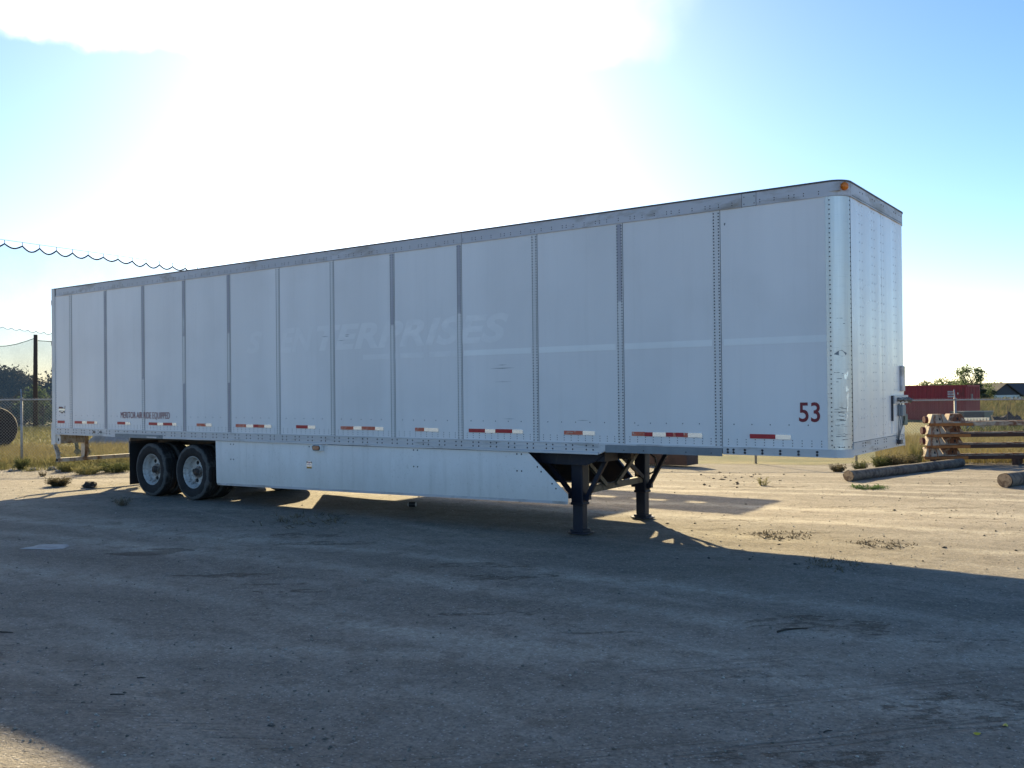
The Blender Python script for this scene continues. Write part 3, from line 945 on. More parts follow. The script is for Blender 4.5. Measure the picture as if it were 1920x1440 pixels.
lc = Vector((L - R + (R + 0.01) * math.cos(t), R + (R + 0.01) * math.sin(t), 4.066)); ln = Vector((math.cos(t), math.sin(t), 0))
a = ln.orthogonal().normalized(); bb = ln.cross(a)
for rr, hh in ((0.045, 0.0),):
    ring = [[lc + (a * math.cos(2 * PI * k / 16) + bb * math.sin(2 * PI * k / 16)) * rad + ln * hgt for k in range(16)] for rad, hgt in ((0.045, -0.02), (0.045, 0.015), (0.036, 0.032), (0.018, 0.040))]
    vs = [p for rg in ring for p in rg]; fs = []
    for i in range(3):
        for k in range(16):
            fs.append((i * 16 + k, i * 16 + (k + 1) % 16, (i + 1) * 16 + (k + 1) % 16, (i + 1) * 16 + k))
    fs.append(tuple(48 + k for k in range(16)))
    lt.add(vs, fs)
lt.build('clearance_light', M['amber'], TR, smooth=True)

# front wall
FC = [0.57, 1.072, 1.46, 2.035]
def front_sheet(y0, y1):
    b = MB(); nyq, nzq = 40, 10; vs = []; fs = []
    for j in range(nzq + 1):
        for i in range(nyq + 1):
            y = y0 + (y1 - y0) * i / nyq; z = ZB + 0.075 + (ZR - ZB - 0.075) * j / nzq
            dmin = min(abs(y - q) for q in FC)
            vs.append((L + 0.004 * min(1, (dmin / 0.16)) ** 2 + 0.0016 * (float(vnoise(y * 4, z * 1.2, 80)) - 0.5), y, z))
    n = nyq + 1
    for j in range(nzq):
        for i in range(nyq):
            q = j * n + i; fs.append((q, q + 1, q + n + 1, q + n))
    return b.add(vs, fs)
front_sheet(R + 0.002, 1.427).build('front_panel', M['front_panel'], TR, smooth=True)
front_sheet(1.433, W - R - 0.002).build('front_panel', M['front_panel'], TR, smooth=True)
MB().box(L - 0.02, L - 0.002, R, W - R, ZB, ZR).build('front_backing', M['rivet'], TR)
fr = MB()
z = ZB + 0.12
while z < ZR - 0.03:
    for yc in FC:
        for s in (-0.052, 0.052):
            fr.dome((L + 0.0015, yc + s, z), (1, 0, 0), 0.0065, 0.003)
    z += 0.103
tag(fr.build('rivets', M['rivet_pale'], TR), kind='stuff')
b = MB().box(L - 0.02, L + 0.012, R, W - R, ZR, ZT - 0.012)
b.box(L + 0.012, L + 0.016, R, W - R, ZR, ZR + 0.01)
b.build('front_top_rail', M['top_rail'], TR)
b = MB().box(L - 0.03, L + 0.010, R, W - R, 1.165, 1.305)
b.box(L + 0.010, L + 0.014, R, W - R, 1.225, 1.235)
b.build('front_bottom_rail', M['grey_strip'] if False else M['rail'], TR)
curved_wall(corner_arc(L - R, R, R + 0.010, -PI / 2, 0, 14), 0.01, 1.15, ZB + 0.002).build('front_bottom_corner', M['rail'], TR, smooth=True)
curved_wall(corner_arc(L - R, W - R, R + 0.010, 0, PI / 2, 14), 0.01, 1.15, ZB + 0.002).build('front_bottom_corner', M['rail'], TR, smooth=True)
frr = MB()
for yc in FC + [2.3]:
    for s in (-0.05, 0.05):
        for zz in (1.19, 1.255, 1.285):
            frr.dome((L + 0.010, yc + s, zz), (1, 0, 0), 0.009, 0.005)
        frr.dome((L + 0.012, yc + s, ZT - 0.06), (1, 0, 0), 0.008, 0.005)
y = R + 0.05
while y < W - R:
    frr.dome((L + 0.012, y, ZR + 0.022), (1, 0, 0), 0.006, 0.004); y += 0.045
tag(frr.build('rivets', M['rivet'], TR), kind='stuff')
# boxes and couplings on the front wall
MB().box(L + 0.006, L + 0.035, 2.21, 2.37, 1.85, 2.17).build('document_box', M['top_rail'], TR, bevel=0.01)
MB().box(L + 0.006, L + 0.045, 1.79, 2.46, 1.70, 1.80).build('coupling_bracket', M['rail'], TR)
MB().box(L + 0.006, L + 0.012, 1.80, 2.40, 1.33, 1.70).build('coupling_plate', M['front_panel'], TR)
MB().box(L + 0.006, L + 0.03, 1.775, 1.79, 1.49, 1.80).build('coupling_edge', M['rivet'], TR)
for yc in (1.93, 2.14, 2.34):
    MB().tube([(L + 0.045, yc, 1.75), (L + 0.07, yc, 1.75), (L + 0.09, yc + 0.01, 1.735)], [0.025, 0.025, 0.03], 10).build('air_coupling', M['hub'], TR, smooth=True)
MB().tube([(L + 0.02, 2.44, 1.74), (L + 0.05, 2.46, 1.74), (L + 0.09, 2.47, 1.72)], [0.03, 0.028, 0.032], 10).build('air_coupling', M['hub'], TR, smooth=True)
MB().box(L + 0.012, L + 0.075, 2.05, 2.22, 1.54, 1.68).build('electric_socket', M['grey_strip'], TR, bevel=0.012)
for yc, dx in ((2.02, 0.03), (2.07, 0.05), (2.18, 0.03)):
    MB().tube([(L + 0.03, yc, 1.70), (L + 0.025 + dx * .5, yc + 0.01, 1.55), (L + 0.022 + dx * .3, yc - 0.01, 1.40), (L + 0.02, 2.04 + dx * 0.3, 1.24)], 0.007, 6).build('air_hose', M['grey_strip'], TR, smooth=True)
MB().tube([(L + 0.03, 2.25, 1.66), (L + 0.05, 2.24, 1.50), (L + 0.025, 2.16, 1.36)], 0.005, 6).build('air_hose', M['black'], TR, smooth=True)
MB().box(L + 0.012, L + 0.06, 1.99, 2.10, 1.20, 1.25).build('hose_clamp', M['rivet'], TR)
MB().box(L + 0.006, L + 0.04, 2.30, 2.46, 1.42, 1.56).build('number_holder', M['bin_olive'], TR, bevel=0.01)

# inside floor and nose plate
MB().box(0.02, 13.2, 0.06, W - 0.06, 1.13, 1.20).build('floor', M['under'], TR)
b = MB().box(13.2, L - 0.06, 0.10, W - 0.10, 1.152, 1.20)
b.tube([(15.2, W / 2, 1.06), (15.2, W / 2, 1.152)], 0.04, 10)
b.build('kingpin_plate', M['under'], TR)

# rear frame, doors and guard
for y0, y1 in ((-0.012, 0.12), (W - 0.12, W + 0.012)):
    b = MB().box(-0.12, -0.001, y0, y1, 1.09, ZT + 0.01)
    b.prism([(-0.165, 0.89), (-0.03, 0.89), (-0.0, 0.93), (-0.0, 1.09), (-0.12, 1.34), (-0.165, 1.34)], 'y', y0 - 0.004, y1)
    b.build('rear_post', M['rear_frame'], TR)
MB().box(-0.12, -0.001, 0.12, W - 0.12, ZT - 0.16, ZT + 0.005).build('rear_header', M['rear_frame'], TR)
MB().box(-0.12, 0.02, 0.12, W - 0.12, 1.09, 1.22).build('rear_sill', M['rear_frame'], TR)
for y0, y1 in ((0.125, W / 2 - 0.005), (W / 2 + 0.005, W - 0.125)):
    MB().box(-0.09, -0.05, y0, y1, 1.225, ZT - 0.165).build('rear_door', M['panel'], TR)
for zz in (3.85, 3.0, 2.45, 1.95, 1.45):
    MB().box(-0.165, -0.121, 0.0, 0.07, zz - 0.05, zz + 0.05).build('door_hinge', M['rear_frame'] if zz > 3.5 else M['hub'], TR)
for s in (0, 1):
    yb = (0.06, 0.64) if s == 0 else (W - 0.64, W - 0.06)
    MB().box(-0.06, 0.10, yb[0], yb[1], 0.91, 1.088).build('guard_bracket', M['bumper'], TR)
    yc = 0.02 if s == 0 else W - 0.045
    b = MB().prism([(0.0, 0.90), (0.10, 0.90), (0.13, 0.94), (0.13, 1.06), (0.10, 1.09), (0.0, 1.09)], 'y', yc, yc + 0.02)
    b.build('tie_down_plate', M['rear_frame'], TR)
    MB().prism([(0.065 + 0.022 * math.cos(k * PI / 6), 0.99 + 0.034 * math.sin(k * PI / 6)) for k in range(12)], 'y', yc - 0.002, yc).build('tie_down_hole', M['black'], TR)
    yp = (0.55, 0.71) if s == 0 else (W - 0.71, W - 0.55)
    MB().prism([(-0.02, 0.605), (0.10, 0.605), (0.17, 1.09), (-0.02, 1.09)], 'y', yp[0], yp[0] + 0.012).build('guard_post', M['bumper'], TR)
    MB().box(-0.02, 0.0, yp[0] + 0.0125, yp[1], 0.605, 1.09).build('guard_post', M['bumper'], TR)
    ys = 0.01 if s == 0 else W - 0.05
    pts = [(-0.10, ys + 0.02, 0.90), (-0.06, ys + 0.02, 0.82), (0.0, ys + 0.02, 0.74), (0.03, ys + 0.02, 0.66), (0.035, ys + 0.02, 0.605)]
    bb_ = MB()
    for q0, q1 in zip(pts[:-1], pts[1:]):
        bb_.bar(q0, q1, 0.04, 0.075, Vector((0, 1, 0)))
    bb_.build('guard_end_brace', M['bumper'], TR)
b = MB().box(-0.01, 0.09, -0.0, W, 0.528, 0.606)
b.box(0.0, 0.08, -0.006, -0.001, 0.54, 0.594, 1)
b.build('guard_bar', [M['bumper'], M['black']], TR)

# sliding axle frame and suspension
for y in (0.72, W - 0.78):
    MB().box(1.55, 5.95, y, y + 0.06, 0.93, 1.128).build('slider_rail', M['under'], TR)
for x in (1.62, 3.0, 4.3, 5.6):
    MB().box(x, x + 0.10, 0.78, W - 0.78, 0.97, 1.10).build('slider_crossmember', M['under'], TR)
for xa in (3.30, 4.58):
    MB().tube([(xa, 0.12, 0.5), (xa, W - 0.12, 0.5)], 0.065, 14).build('axle', M['under'], TR, smooth=True)
    for y in (0.78, W - 0.78):
        MB().tube([(xa - 0.30, y, 0.55), (xa - 0.30, y, 0.93)], 0.12, 12).build('air_spring', M['flap'], TR, smooth=True)
        MB().bar((xa + 0.45, y, 0.80), (xa - 0.35, y, 0.50), 0.08, 0.10).build('trailing_arm', M['under'], TR)
        MB().box(xa + 0.38, xa + 0.52, y - 0.06, y + 0.06, 0.70, 0.93).build('spring_hanger', M['under'], TR)
MB().box(2.62, 5.4, 0.08, 0.70, 1.06, 1.10).build('fender_plate', M['flap'], TR)
for y0 in (0.0, W - 0.62):
    MB().box(2.655, 2.67, y0 + 0.02, y0 + 0.62, 0.19, 0.98).build('mud_flap', M['flap'], TR)
    MB().box(2.64, 2.70, y0 + 0.02, y0 + 0.62, 0.98, 1.02).build('flap_hanger', M['under'], TR)

tyre_prof = [(0.285, -0.105), (0.30, -0.125), (0.36, -0.142), (0.42, -0.143), (0.465, -0.137), (0.488, -0.124), (0.497, -0.110), (0.500, -0.075), (0.500, -0.070), (0.490, -0.068),
             (0.490, -0.062), (0.500, -0.060), (0.501, -0.010), (0.490, -0.008), (0.490, 0.008), (0.501, 0.010), (0.500, 0.060), (0.490, 0.062), (0.490, 0.068), (0.500, 0.070), (0.500, 0.075),
             (0.497, 0.110), (0.488, 0.124), (0.465, 0.137), (0.42, 0.143), (0.36, 0.142), (0.30, 0.125), (0.285, 0.105)]
tyre_me = MB().lathe(tyre_prof, (0, 0, 0), 56).mesh('tyre', M['rubber'], True)
mark_sharp(tyre_me, 50)
# dished rim: flange, barrel stepping in, disc face deep inside
rim_prof = [(0.290, -0.098), (0.296, -0.112), (0.286, -0.118), (0.276, -0.110), (0.268, -0.085), (0.262, -0.060), (0.248, -0.048), (0.240, -0.020), (0.236, 0.004), (0.224, 0.020), (0.205, 0.026), (0.130, 0.018), (0.105, 0.010)]
rim_me = MB().lathe(rim_prof, (0, 0, 0), 48).mesh('rim', M['rim'], True)
mark_sharp(rim_me, 40)
hub_me = MB().lathe([(0.108, 0.014), (0.104, -0.004), (0.070, -0.008), (0.064, -0.030), (0.056, -0.038), (0.028, -0.040), (0.026, -0.052), (0.0, -0.054)], (0, 0, 0), 24).mesh('hub', M['hub'], True)
mark_sharp(hub_me, 40)
hb = MB()
for k in range(5):
    a = 2 * PI * k / 5 - 1.80
    cx, cz = 0.168 * math.cos(a), 0.168 * math.sin(a)
    hb.lathe([(0.038, -0.0), (0.036, -0.006), (0.0, -0.006)], (cx, 0.0215, cz), 14)
hole_me = hb.mesh('hand_holes', M['black'])
nb = MB()
for k in range(10):
    a = 2 * PI * k / 10
    nb.dome((0.088 * math.cos(a), -0.006, 0.088 * math.sin(a)), (0, -1, 0), 0.011, 0.016, 6)
nut_me = nb.mesh('wheel_nuts', M['hub'])
inner_prof = [(0.290, -0.098), (0.262, -0.06), (0.25, 0.06), (0.290, 0.098)]
inner_me = MB().lathe(inner_prof, (0, 0, 0), 32).mesh('rim', M['rim'], True)
for xa in (3.305, 4.580):
    for side in (0, 1):
        for pos in (0, 1):
            yc = 0.185 if pos == 0 else 0.515
            if side: yc = W - yc
            wh = empty('wheel', (xa, yc, 0.5), TR, 0.0)
            wh.rotation_euler = (0, random.uniform(-.15, .15), PI if side else 0)
            link('tyre', tyre_me, wh)
            if pos == 0:
                link('rim', rim_me, wh); link('hub', hub_me, wh); link('hand_hole', hole_me, wh); link('wheel_nut', nut_me, wh)
            else:
                link('rim', inner_me, wh)

# side skirts
def skirt(y, x0, x1, tip, nrm):
    zt = 1.088 if nrm < 0 else 1.148
    poly = [(x0, 0.37), (x0 + 0.03, 0.325), (x1, 0.441), (x1, tip), (x1 - 0.62, zt), (x0 - 0.02, zt)]
    MB().prism(poly, 'y', y, y + 0.012).build('side_skirt', M['skirt'], TR)
    yy = y - 0.004 if nrm < 0 else y + 0.012
    MB().prism([(x0 + 0.03, 0.320), (x1, 0.436), (x1, 0.472), (x0 + 0.03, 0.356)], 'y', yy, yy + 0.004).build('skirt_edge', M['top_rail'], TR)
skirt(0.012, 5.34, 12.60, 0.56, -1)
skirt(W - 0.024, 5.34, 12.11, 0.56, 1)
MB().prism([(5.40, 0.37), (12.09, 0.46), (12.09, 0.57), (11.49, 1.14), (5.40, 1.14)], 'y', W - 0.034, W - 0.026).build('dark_skirt_sheet', M['under'], TR)  # thin dark sheet added to darken the far skirt's inner face
sb = MB()
for (x, z) in ((5.74, 1.04), (5.74, 0.78), (7.72, 1.05), (9.95, 1.06), (9.95, 0.82), (11.80, 0.835), (11.80, 1.06)):
    for dx in (0, 0.075):
        sb.dome((x + dx, 0.0115, z), (0, -1, 0), 0.012, 0.006, 7)
for (x, z) in ((12.13, 0.90), (12.19, 0.84), (12.36, 0.69), (12.42, 0.63)):
    sb.dome((x, 0.0115, z), (0, -1, 0), 0.012, 0.006, 7)
tag(sb.build('skirt_bolts', M['rivet'], TR), kind='stuff')
ml = MB().box(7.86, 8.065, -0.055, 0.011, 0.992, 1.088)
ml = ml.build('marker_light', M['white_plastic'], TR, bevel=0.008)
def oval(cx, cz, w, h, n=24):
    r = h; c = w - h
    return [(cx + (c if math.cos(t) >= 0 else -c) + r * math.cos(t), cz + r * math.sin(t)) for t in [2 * PI * (k + .5) / n for k in range(n)]]
MB().prism(oval(7.955, 1.040, 0.088, 0.040), 'y', -0.060, -0.0555).build('lens_seal', M['black'], ml)
MB().prism(oval(7.955, 1.040, 0.074, 0.030), 'y', -0.068, -0.0605).build('lens', M['amber_dull'], ml)
# maker's plate on the skirt
pl = MB().box(7.658, 7.782, 0.0085, 0.0117, 0.700, 0.815).build('maker_plate', M['tape_white'], TR)
MB().prism([(7.660, 0.785), (7.700, 0.805), (7.675, 0.813), (7.660, 0.813)], 'y', 0.0070, 0.0084).build('plate_print', M['decal_dark'], pl)
MB().prism([(7.780, 0.785), (7.740, 0.805), (7.765, 0.813), (7.780, 0.813)], 'y', 0.0070, 0.0084).build('plate_print', M['decal_dark'], pl)
MB().prism(oval(7.72, 0.797, 0.018, 0.012, 12), 'y', 0.0070, 0.0084).build('plate_print', simple('plate_mauve', (0.25, 0.10, 0.24), 0.5), pl)
MB().box(7.672, 7.768, 0.0070, 0.0084, 0.757, 0.766).build('plate_print', simple('plate_blue', (0.08, 0.16, 0.32), 0.5), pl)
MB().box(7.662, 7.778, 0.0070, 0.0084, 0.702, 0.730).build('plate_print', simple('plate_ochre', (0.42, 0.22, 0.05), 0.5), pl)

# reflective tape along the lower wall
TZ0, TZ1 = 1.338, 1.388
def xw(px):
    """x on the near wall for a photo column (flat wall measured through the lens)"""
    k = (px - 960.0) / FPX
    d = FH + RH * k
    t = (0.0 - CAM_POS.y) / d.y
    return CAM_POS.x + d.x * t
tape = [(108, 121, 'r'), (140, 154, 'r'), (154, 163, 'w'), (163, 177, 'f'), (177, 183, 'w'), (220, 235, 'r'), (235, 244.5, 'w'),
        (279, 295, 'r'), (295, 306, 'w'), (306, 323, 'r'), (323, 331, 'w'), (368.5, 386, 'f'), (386, 397, 'w'), (442, 461.5, 'f'), (461.5, 475, 'w'), (475, 484, 'r'), (484, 495.5, 'f'), (495.5, 509, 'w'),
        (555, 577, 'r'), (577, 591, 'w'), (638.5, 662.5, 'f'), (662.5, 678, 'w'), (678, 703, 'f'), (703, 719, 'w'), (778, 795, 'f'), (795, 804, 'w'), (804, 822, 'w'),
        (878.5, 909, 'r'), (909, 928.5, 'w'), (928.5, 960, 'r'), (960, 980, 'w'), (1057, 1092, 'f'), (1092, 1115, 'w'),
        (1184, 1208, 'f'), (1208, 1223, 'r'), (1223, 1248, 'w'), (1248, 1261, 'r'), (1261, 1266, 'f'), (1266, 1281, 'r'), (1281, 1289, 'f'), (1289, 1316, 'w'), (1405, 1453, 'r'), (1453, 1482, 'w')]
for a, b_, c in tape:
    zo = random.uniform(-0.002, 0.002)
    MB().box(xw(a) + 0.0015, xw(b_) - 0.0015, -0.0085, -0.0025, TZ0 + zo, TZ1 + zo).build('reflective_tape', {'r': M['tape_red'], 'w': M['tape_white'], 'f': M['tape_faded']}[c], TR)


def lettering(body, x0, x1, z0, z1, mat, name, y=-0.0035, bold=0.0, shear=0.0, parent=None, thick=0.0012, spacing=1.0):
    """text as thin cut vinyl on the near wall, fitted to a box"""
    cu = bpy.data.curves.new(name, 'FONT')
    cu.body = body; cu.size = 1.0; cu.offset = bold; cu.shear = shear; cu.space_character = spacing; cu.extrude = 0.5; cu.resolution_u = 4
    tmp = bpy.data.objects.new(name, cu); COL.objects.link(tmp)
    dg = bpy.context.evaluated_depsgraph_get()
    me = bpy.data.meshes.new_from_object(tmp.evaluated_get(dg))
    bpy.data.objects.remove(tmp)
    n = len(me.vertices); co = np.empty(n * 3, np.float32); me.vertices.foreach_get('co', co); co = co.reshape(-1, 3)
    mn, mx = co.min(0), co.max(0)
    out = np.empty_like(co)
    out[:, 0] = x0 + (co[:, 0] - mn[0]) / (mx[0] - mn[0]) * (x1 - x0)
    out[:, 2] = z0 + (co[:, 1] - mn[1]) / (mx[1] - mn[1]) * (z1 - z0)
    out[:, 1] = y - thick * (co[:, 2] > 0)
    me.vertices.foreach_set('co', out.ravel()); me.materials.clear(); me.materials.append(mat); me.update()
    return link(name, me, parent or TR)


lettering('53', 15.627, 15.858, 1.531, 1.748, M['decal_red'], 'length_number', -0.0020, 0.012)
lettering('MERITOR AIR RIDE EQUIPPED', 2.413, 4.005, 1.437, 1.580, M['decal_red'], 'lettering', -0.0070, -0.004)
lettering('EN', 7.05, 7.86, 2.567, 2.965, panel_paint('half_faded_paint', (0.875, 0.84, 0.83), 0.4, 0.33, 0.5, 0.0, (0.82, 0.79, 0.78)), 'ghost_lettering', -0.0018, 0.035, 0.28, None, 0.0006, 1.05)
lettering('TERPRISES', 7.93, 11.70, 2.567, 2.965, M['ghost'], 'ghost_lettering', -0.0018, 0.035, 0.28, None, 0.0006, 1.05)
M['ghost_stripe'] = panel_paint('stripe_paint', (0.93, 0.91, 0.89), 0.3)
M['ghost_faint'] = panel_paint('nearly_faded_paint', (0.87, 0.835, 0.825), 0.4, 0.33, 0.5, 0.0, (0.82, 0.79, 0.78))
lettering('S', 6.2, 6.62, 2.58, 2.95, M['ghost_faint'], 'ghost_lettering', -0.0018, 0.035, 0.28, None, 0.0006)
for a, b_ in ((8.95, 9.62), (9.72, 10.18), (10.28, 10.70), (10.71, 10.80), (10.92, 12.06), (12.18, 13.34), (13.46, 14.62), (14.76, 15.94)):
    MB().box(a, b_, -0.0026, -0.0018, 2.401, 2.477).build('ghost_stripe', M['ghost_stripe'] if a > 10.8 else M['ghost'], TR)
# sticker in the outline of a map, dark red over white over dark
st = MB().prism([(0.125, 1.600), (0.128, 1.672), (0.27, 1.672), (0.315, 1.640), (0.350, 1.640), (0.362, 1.680), (0.372, 1.700), (0.385, 1.700), (0.372, 1.630), (0.362, 1.600)], 'y', -0.0042, -0.0028)
st.build('map_sticker', M['tape_white'], TR)
MB().prism([(0.130, 1.637), (0.130, 1.676), (0.262, 1.676), (0.290, 1.655), (0.325, 1.642), (0.352, 1.648), (0.366, 1.690), (0.380, 1.700), (0.372, 1.637)], 'y', -0.0056, -0.0044).build('map_sticker_print', M['decal_maroon'], TR)
MB().prism([(0.130, 1.590), (0.362, 1.590), (0.358, 1.575), (0.372, 1.545), (0.362, 1.540), (0.340, 1.565), (0.300, 1.560), (0.262, 1.545), (0.258, 1.530), (0.240, 1.548), (0.190, 1.560), (0.150, 1.575)], 'y', -0.0056, -0.0044).build('map_sticker_print', M['decal_dark'], TR)
MB().box(0.19, 0.31, -0.0066, -0.0058, 1.572, 1.584).build('map_sticker_print', M['tape_white'], TR)
# scrapes on the wall
for (x0, x1, z, h) in ((11.37, 11.80, 2.214, 0.007), (11.50, 11.66, 2.258, 0.005), (8.05, 8.2, 2.79, 0.006), (8.55, 8.68, 2.795, 0.008), (8.56, 8.66, 2.772, 0.007), (8.40, 8.58, 2.715, 0.005), (11.42, 11.76, 2.03, 0.003), (12.75, 12.95, 1.52, 0.004),
                       (14.78, 14.80, 3.80, 0.03), (11.58, 11.80, 1.53, 0.004), (13.62, 13.66, 1.47, 0.006)):
    MB().prism([(x0, z), ((x0 + x1) / 2, z - h * .6), (x1, z + h * 0.3), ((x0 + x1) / 2, z + h * .5)], 'y', -0.0028, -0.0018).build('scrape', M['scratch'], TR)

# landing gear
LX = 12.525
lg = TR
for (yl, near) in ((0.43, True), (W - 0.41, False)):
    leg = MB().box(LX - 0.088, LX + 0.088, yl - 0.080, yl + 0.080, 0.41, 1.10)
    leg.box(LX - 0.098, LX + 0.098, yl - 0.090, yl + 0.090, 0.385, 0.42)
    leg = leg.build('landing_leg', M['gear'], TR, bevel=0.012)
    MB().box(LX - 0.076, LX + 0.076, yl - 0.066, yl + 0.066, 0.035, 0.40).build('inner_leg', M['gear'], leg, bevel=0.012)
    zf = 0.012
    ft = MB().prism([(LX - 0.16, yl - 0.08), (LX - 0.09, yl - 0.15), (LX + 0.09, yl - 0.15), (LX + 0.16, yl - 0.08), (LX + 0.16, yl + 0.08), (LX + 0.09, yl + 0.15), (LX - 0.09, yl + 0.15), (LX - 0.16, yl + 0.08)], 'z', zf, zf + 0.018)
    ft.box(LX - 0.10, LX + 0.10, yl - 0.09, yl + 0.09, zf + 0.018, zf + 0.05)
    ft.build('foot_plate', M['gear'], leg)
    s = -1 if near else 1
    MB().box(11.92, 13.03, yl - 0.20, yl + 0.14, 0.985, 1.098).build('gear_mount', M['gear'], TR)
    if near:
        MB().prism([(11.82, 1.00), (11.84, 1.088), (13.04, 1.088), (12.9, 0.985), (12.75, 0.93), (12.2, 0.93), (12.0, 0.945)], 'y', yl - 0.215, yl - 0.20).build('gear_side_plate', M['gear'], TR)
    MB().bar((11.98, yl, 0.98), (LX - 0.08, yl, 0.47), 0.05, 0.055).build('gear_strut', M['gear'], TR)
    MB().bar((12.95, yl, 1.02), (LX + 0.09, yl, 0.45), 0.05, 0.055).build('gear_strut', M['gear'], TR)
    MB().box(LX - 0.17, LX + 0.16, yl - 0.03, yl + 0.03, 0.46, 0.52).build('gear_lug', M['gear'], TR)
MB().bar((LX + 0.02, 0.52, 0.565), (LX + 0.02, W - 0.50, 0.585), 0.07, 0.085).build('cross_shaft', M['gear_tan'], TR)
for p0, p1, mt in (((LX + 0.06, 0.50, 0.97), (LX + 0.06, 1.02, 0.60), 'gear_tan'), ((LX + 0.06, 2.08, 0.62), (LX + 0.06, 1.30, 1.07), 'gear'), ((LX + 0.10, 1.22, 0.60), (LX + 0.10, 1.95, 1.07), 'gear_tan'), ((LX + 0.05, 0.52, 0.94), (LX + 0.05, 0.52, 0.60), 'gear_tan')):
    MB().bar(p0, p1, 0.045, 0.055).build('gear_cross_brace', M[mt], TR)
MB().box(11.2, 13.15, 0.7, 0.78, 0.99, 1.12).build('gear_beam', M['under'], TR)
MB().box(11.2, 13.15, W - 0.78, W - 0.70, 0.99, 1.12).build('gear_beam', M['under'], TR)
MB().box(12.2, 12.9, 0.78, W - 0.78, 1.02, 1.10).build('gear_beam', M['under'], TR)
MB().tube([(LX + 0.12, W - 0.38, 0.95), (LX + 0.20, W - 0.38, 0.90), (LX + 0.22, W - 0.38, 0.80), (LX + 0.18, W - 0.38, 0.70), (LX + 0.11, W - 0.38, 0.66)], 0.013, 8).build('crank_handle', M['gear_tan'], TR, smooth=True)

# ------------------------------------------------------------------ chain-link fence
FA, FB = at(-140, 26.0), at(2100, 27.6)
fence = empty('chain_link_fence', (FA.x, FA.y, 0))
tag(fence, 'galvanised chain link fence running behind the white trailer', 'fence')
fv = (FB - FA); flen = fv.length; fu = fv.normalized(); fnrm = Vector((-fu.y, fu.x, 0))


def fpt(s, z):
    p = FA + fu * s
    return Vector((p.x, p.y, terr(p.x, p.y) + z))


def terr(x, y):
    return float(terrain(x, y))


def fl(p):
    return (p.x - FA.x, p.y - FA.y, p.z)


FH_ = 1.80
# distances of the posts along the fence: one in the open at each end, regular between
def s_of(px):
    t = (px - 960.0) / FPX
    best, bs = 1e9, 0
    for s in np.linspace(0, flen, 1500):
        p = FA + fu * s - CAM_POS
        e = abs(p.dot(RH) / p.dot(FH) - t)
        if e < best: best, bs = e, s
    return bs
sl, sr = s_of(40), s_of(1790)
npost = 9
posts = [sl + (sr - sl) * i / npost for i in range(-1, npost + 2)]
posts = [s for s in posts if -0.1 < s < flen + 0.1]
for s in posts:
    p0, p1 = fpt(s, -0.3), fpt(s, FH_ + 0.03)
    po = MB().tube([fl(p0), fl(p1)], 0.034, 12).build('fence_post', M['galv'], fence, smooth=True)
    lean = -1 if s < flen * 0.5 else 1
    q0 = p1; q1 = p1 + fu * (0.13 if lean < 0 else 0.10) * lean + fnrm * 0.25 + Vector((0, 0, 0.27))
    MB().bar(fl(q0), fl(q1), 0.03, 0.022).build('barb_arm', M['galv'], po)
    MB().tube([fl(p1 + Vector((0, 0, -0.02))), fl(p1 + Vector((0, 0, 0.03)))], 0.042, 12).build('post_cap', M['galv'], po, smooth=True)
tr_pts = [fl(fpt(s, FH_)) for s in np.linspace(0, flen, 60)]
MB().tube(tr_pts, 0.021, 8).build('top_rail', M['galv'], fence, smooth=True)
# woven wire: each strand a thin triangular rod from bottom to top
wv, wf = [], []
pitch = 0.085; hw = 0.0024; rows = FH_ + 0.06 - 0.04; NW = 6
for d in (1, -1):
    s = -rows
    while s < flen + rows:
        a0, a1 = s, s + d * rows
        if min(a0, a1) >= 0 and max(a0, a1) <= flen:
            A, B = fpt(a0, 0.04) + fnrm * 0.004 * d, fpt(a1, FH_ + 0.06) + fnrm * 0.004 * d
            dirv = (B - A).normalized(); n2 = dirv.cross(fnrm).normalized()
            base = len(wv)
            for P in (A, B):
                for k in range(NW):
                    an = 2 * PI * k / NW
                    wv.append(fl(P + fnrm * math.cos(an) * hw + n2 * math.sin(an) * hw))
            for k in range(NW):
                wf.append((base + k, base + (k + 1) % NW, base + NW + (k + 1) % NW, base + NW + k))
        s += pitch
wm = raw_mesh('wire_mesh', np.array(wv), np.array(wf), M['wire'], True)
tag(link('wire_mesh', wm, fence), kind='stuff')

# ------------------------------------------------------------------ grass, weeds, litter
def blades(n, pos_fn, h0, h1, w0, w1, lean, seed, tip=2):
    """n bent blades of two triangles; pos_fn gives (x, y, scale)"""
    r = np.random.default_rng(seed)
    x, y, sc_ = pos_fn(n, r)
    z = np.array(terrain(x, y)) - 0.01
    h = (h0 + (h1 - h0) * r.random(n) ** 1.6) * sc_
    w = (w0 + (w1 - w0) * r.random(n))
    a = r.random(n) * 2 * PI; la = r.random(n) * 2 * PI; ln = lean * (0.3 + r.random(n)) * h
    wx, wy = np.cos(a) * w / 2, np.sin(a) * w / 2
    mx, my = np.cos(la) * ln * 0.35, np.sin(la) * ln * 0.35
    tx, ty = np.cos(la) * ln, np.sin(la) * ln
    V = np.stack([np.stack([x - wx, y - wy, z], 1), np.stack([x + wx, y + wy, z], 1), np.stack([x + mx - wx * .7, y + my - wy * .7, z + h * .55], 1),
                  np.stack([x + mx + wx * .7, y + my + wy * .7, z + h * .55], 1), np.stack([x + tx, y + ty, z + h * (1 - 0.3 * lean)], 1)], 1).reshape(-1, 3)
    i = np.arange(n)[:, None] * 5
    F = np.concatenate([i + np.array([0, 1, 3]), i + np.array([0, 3, 2]), i + np.array([2, 3, 4])], 0)
    return V, F


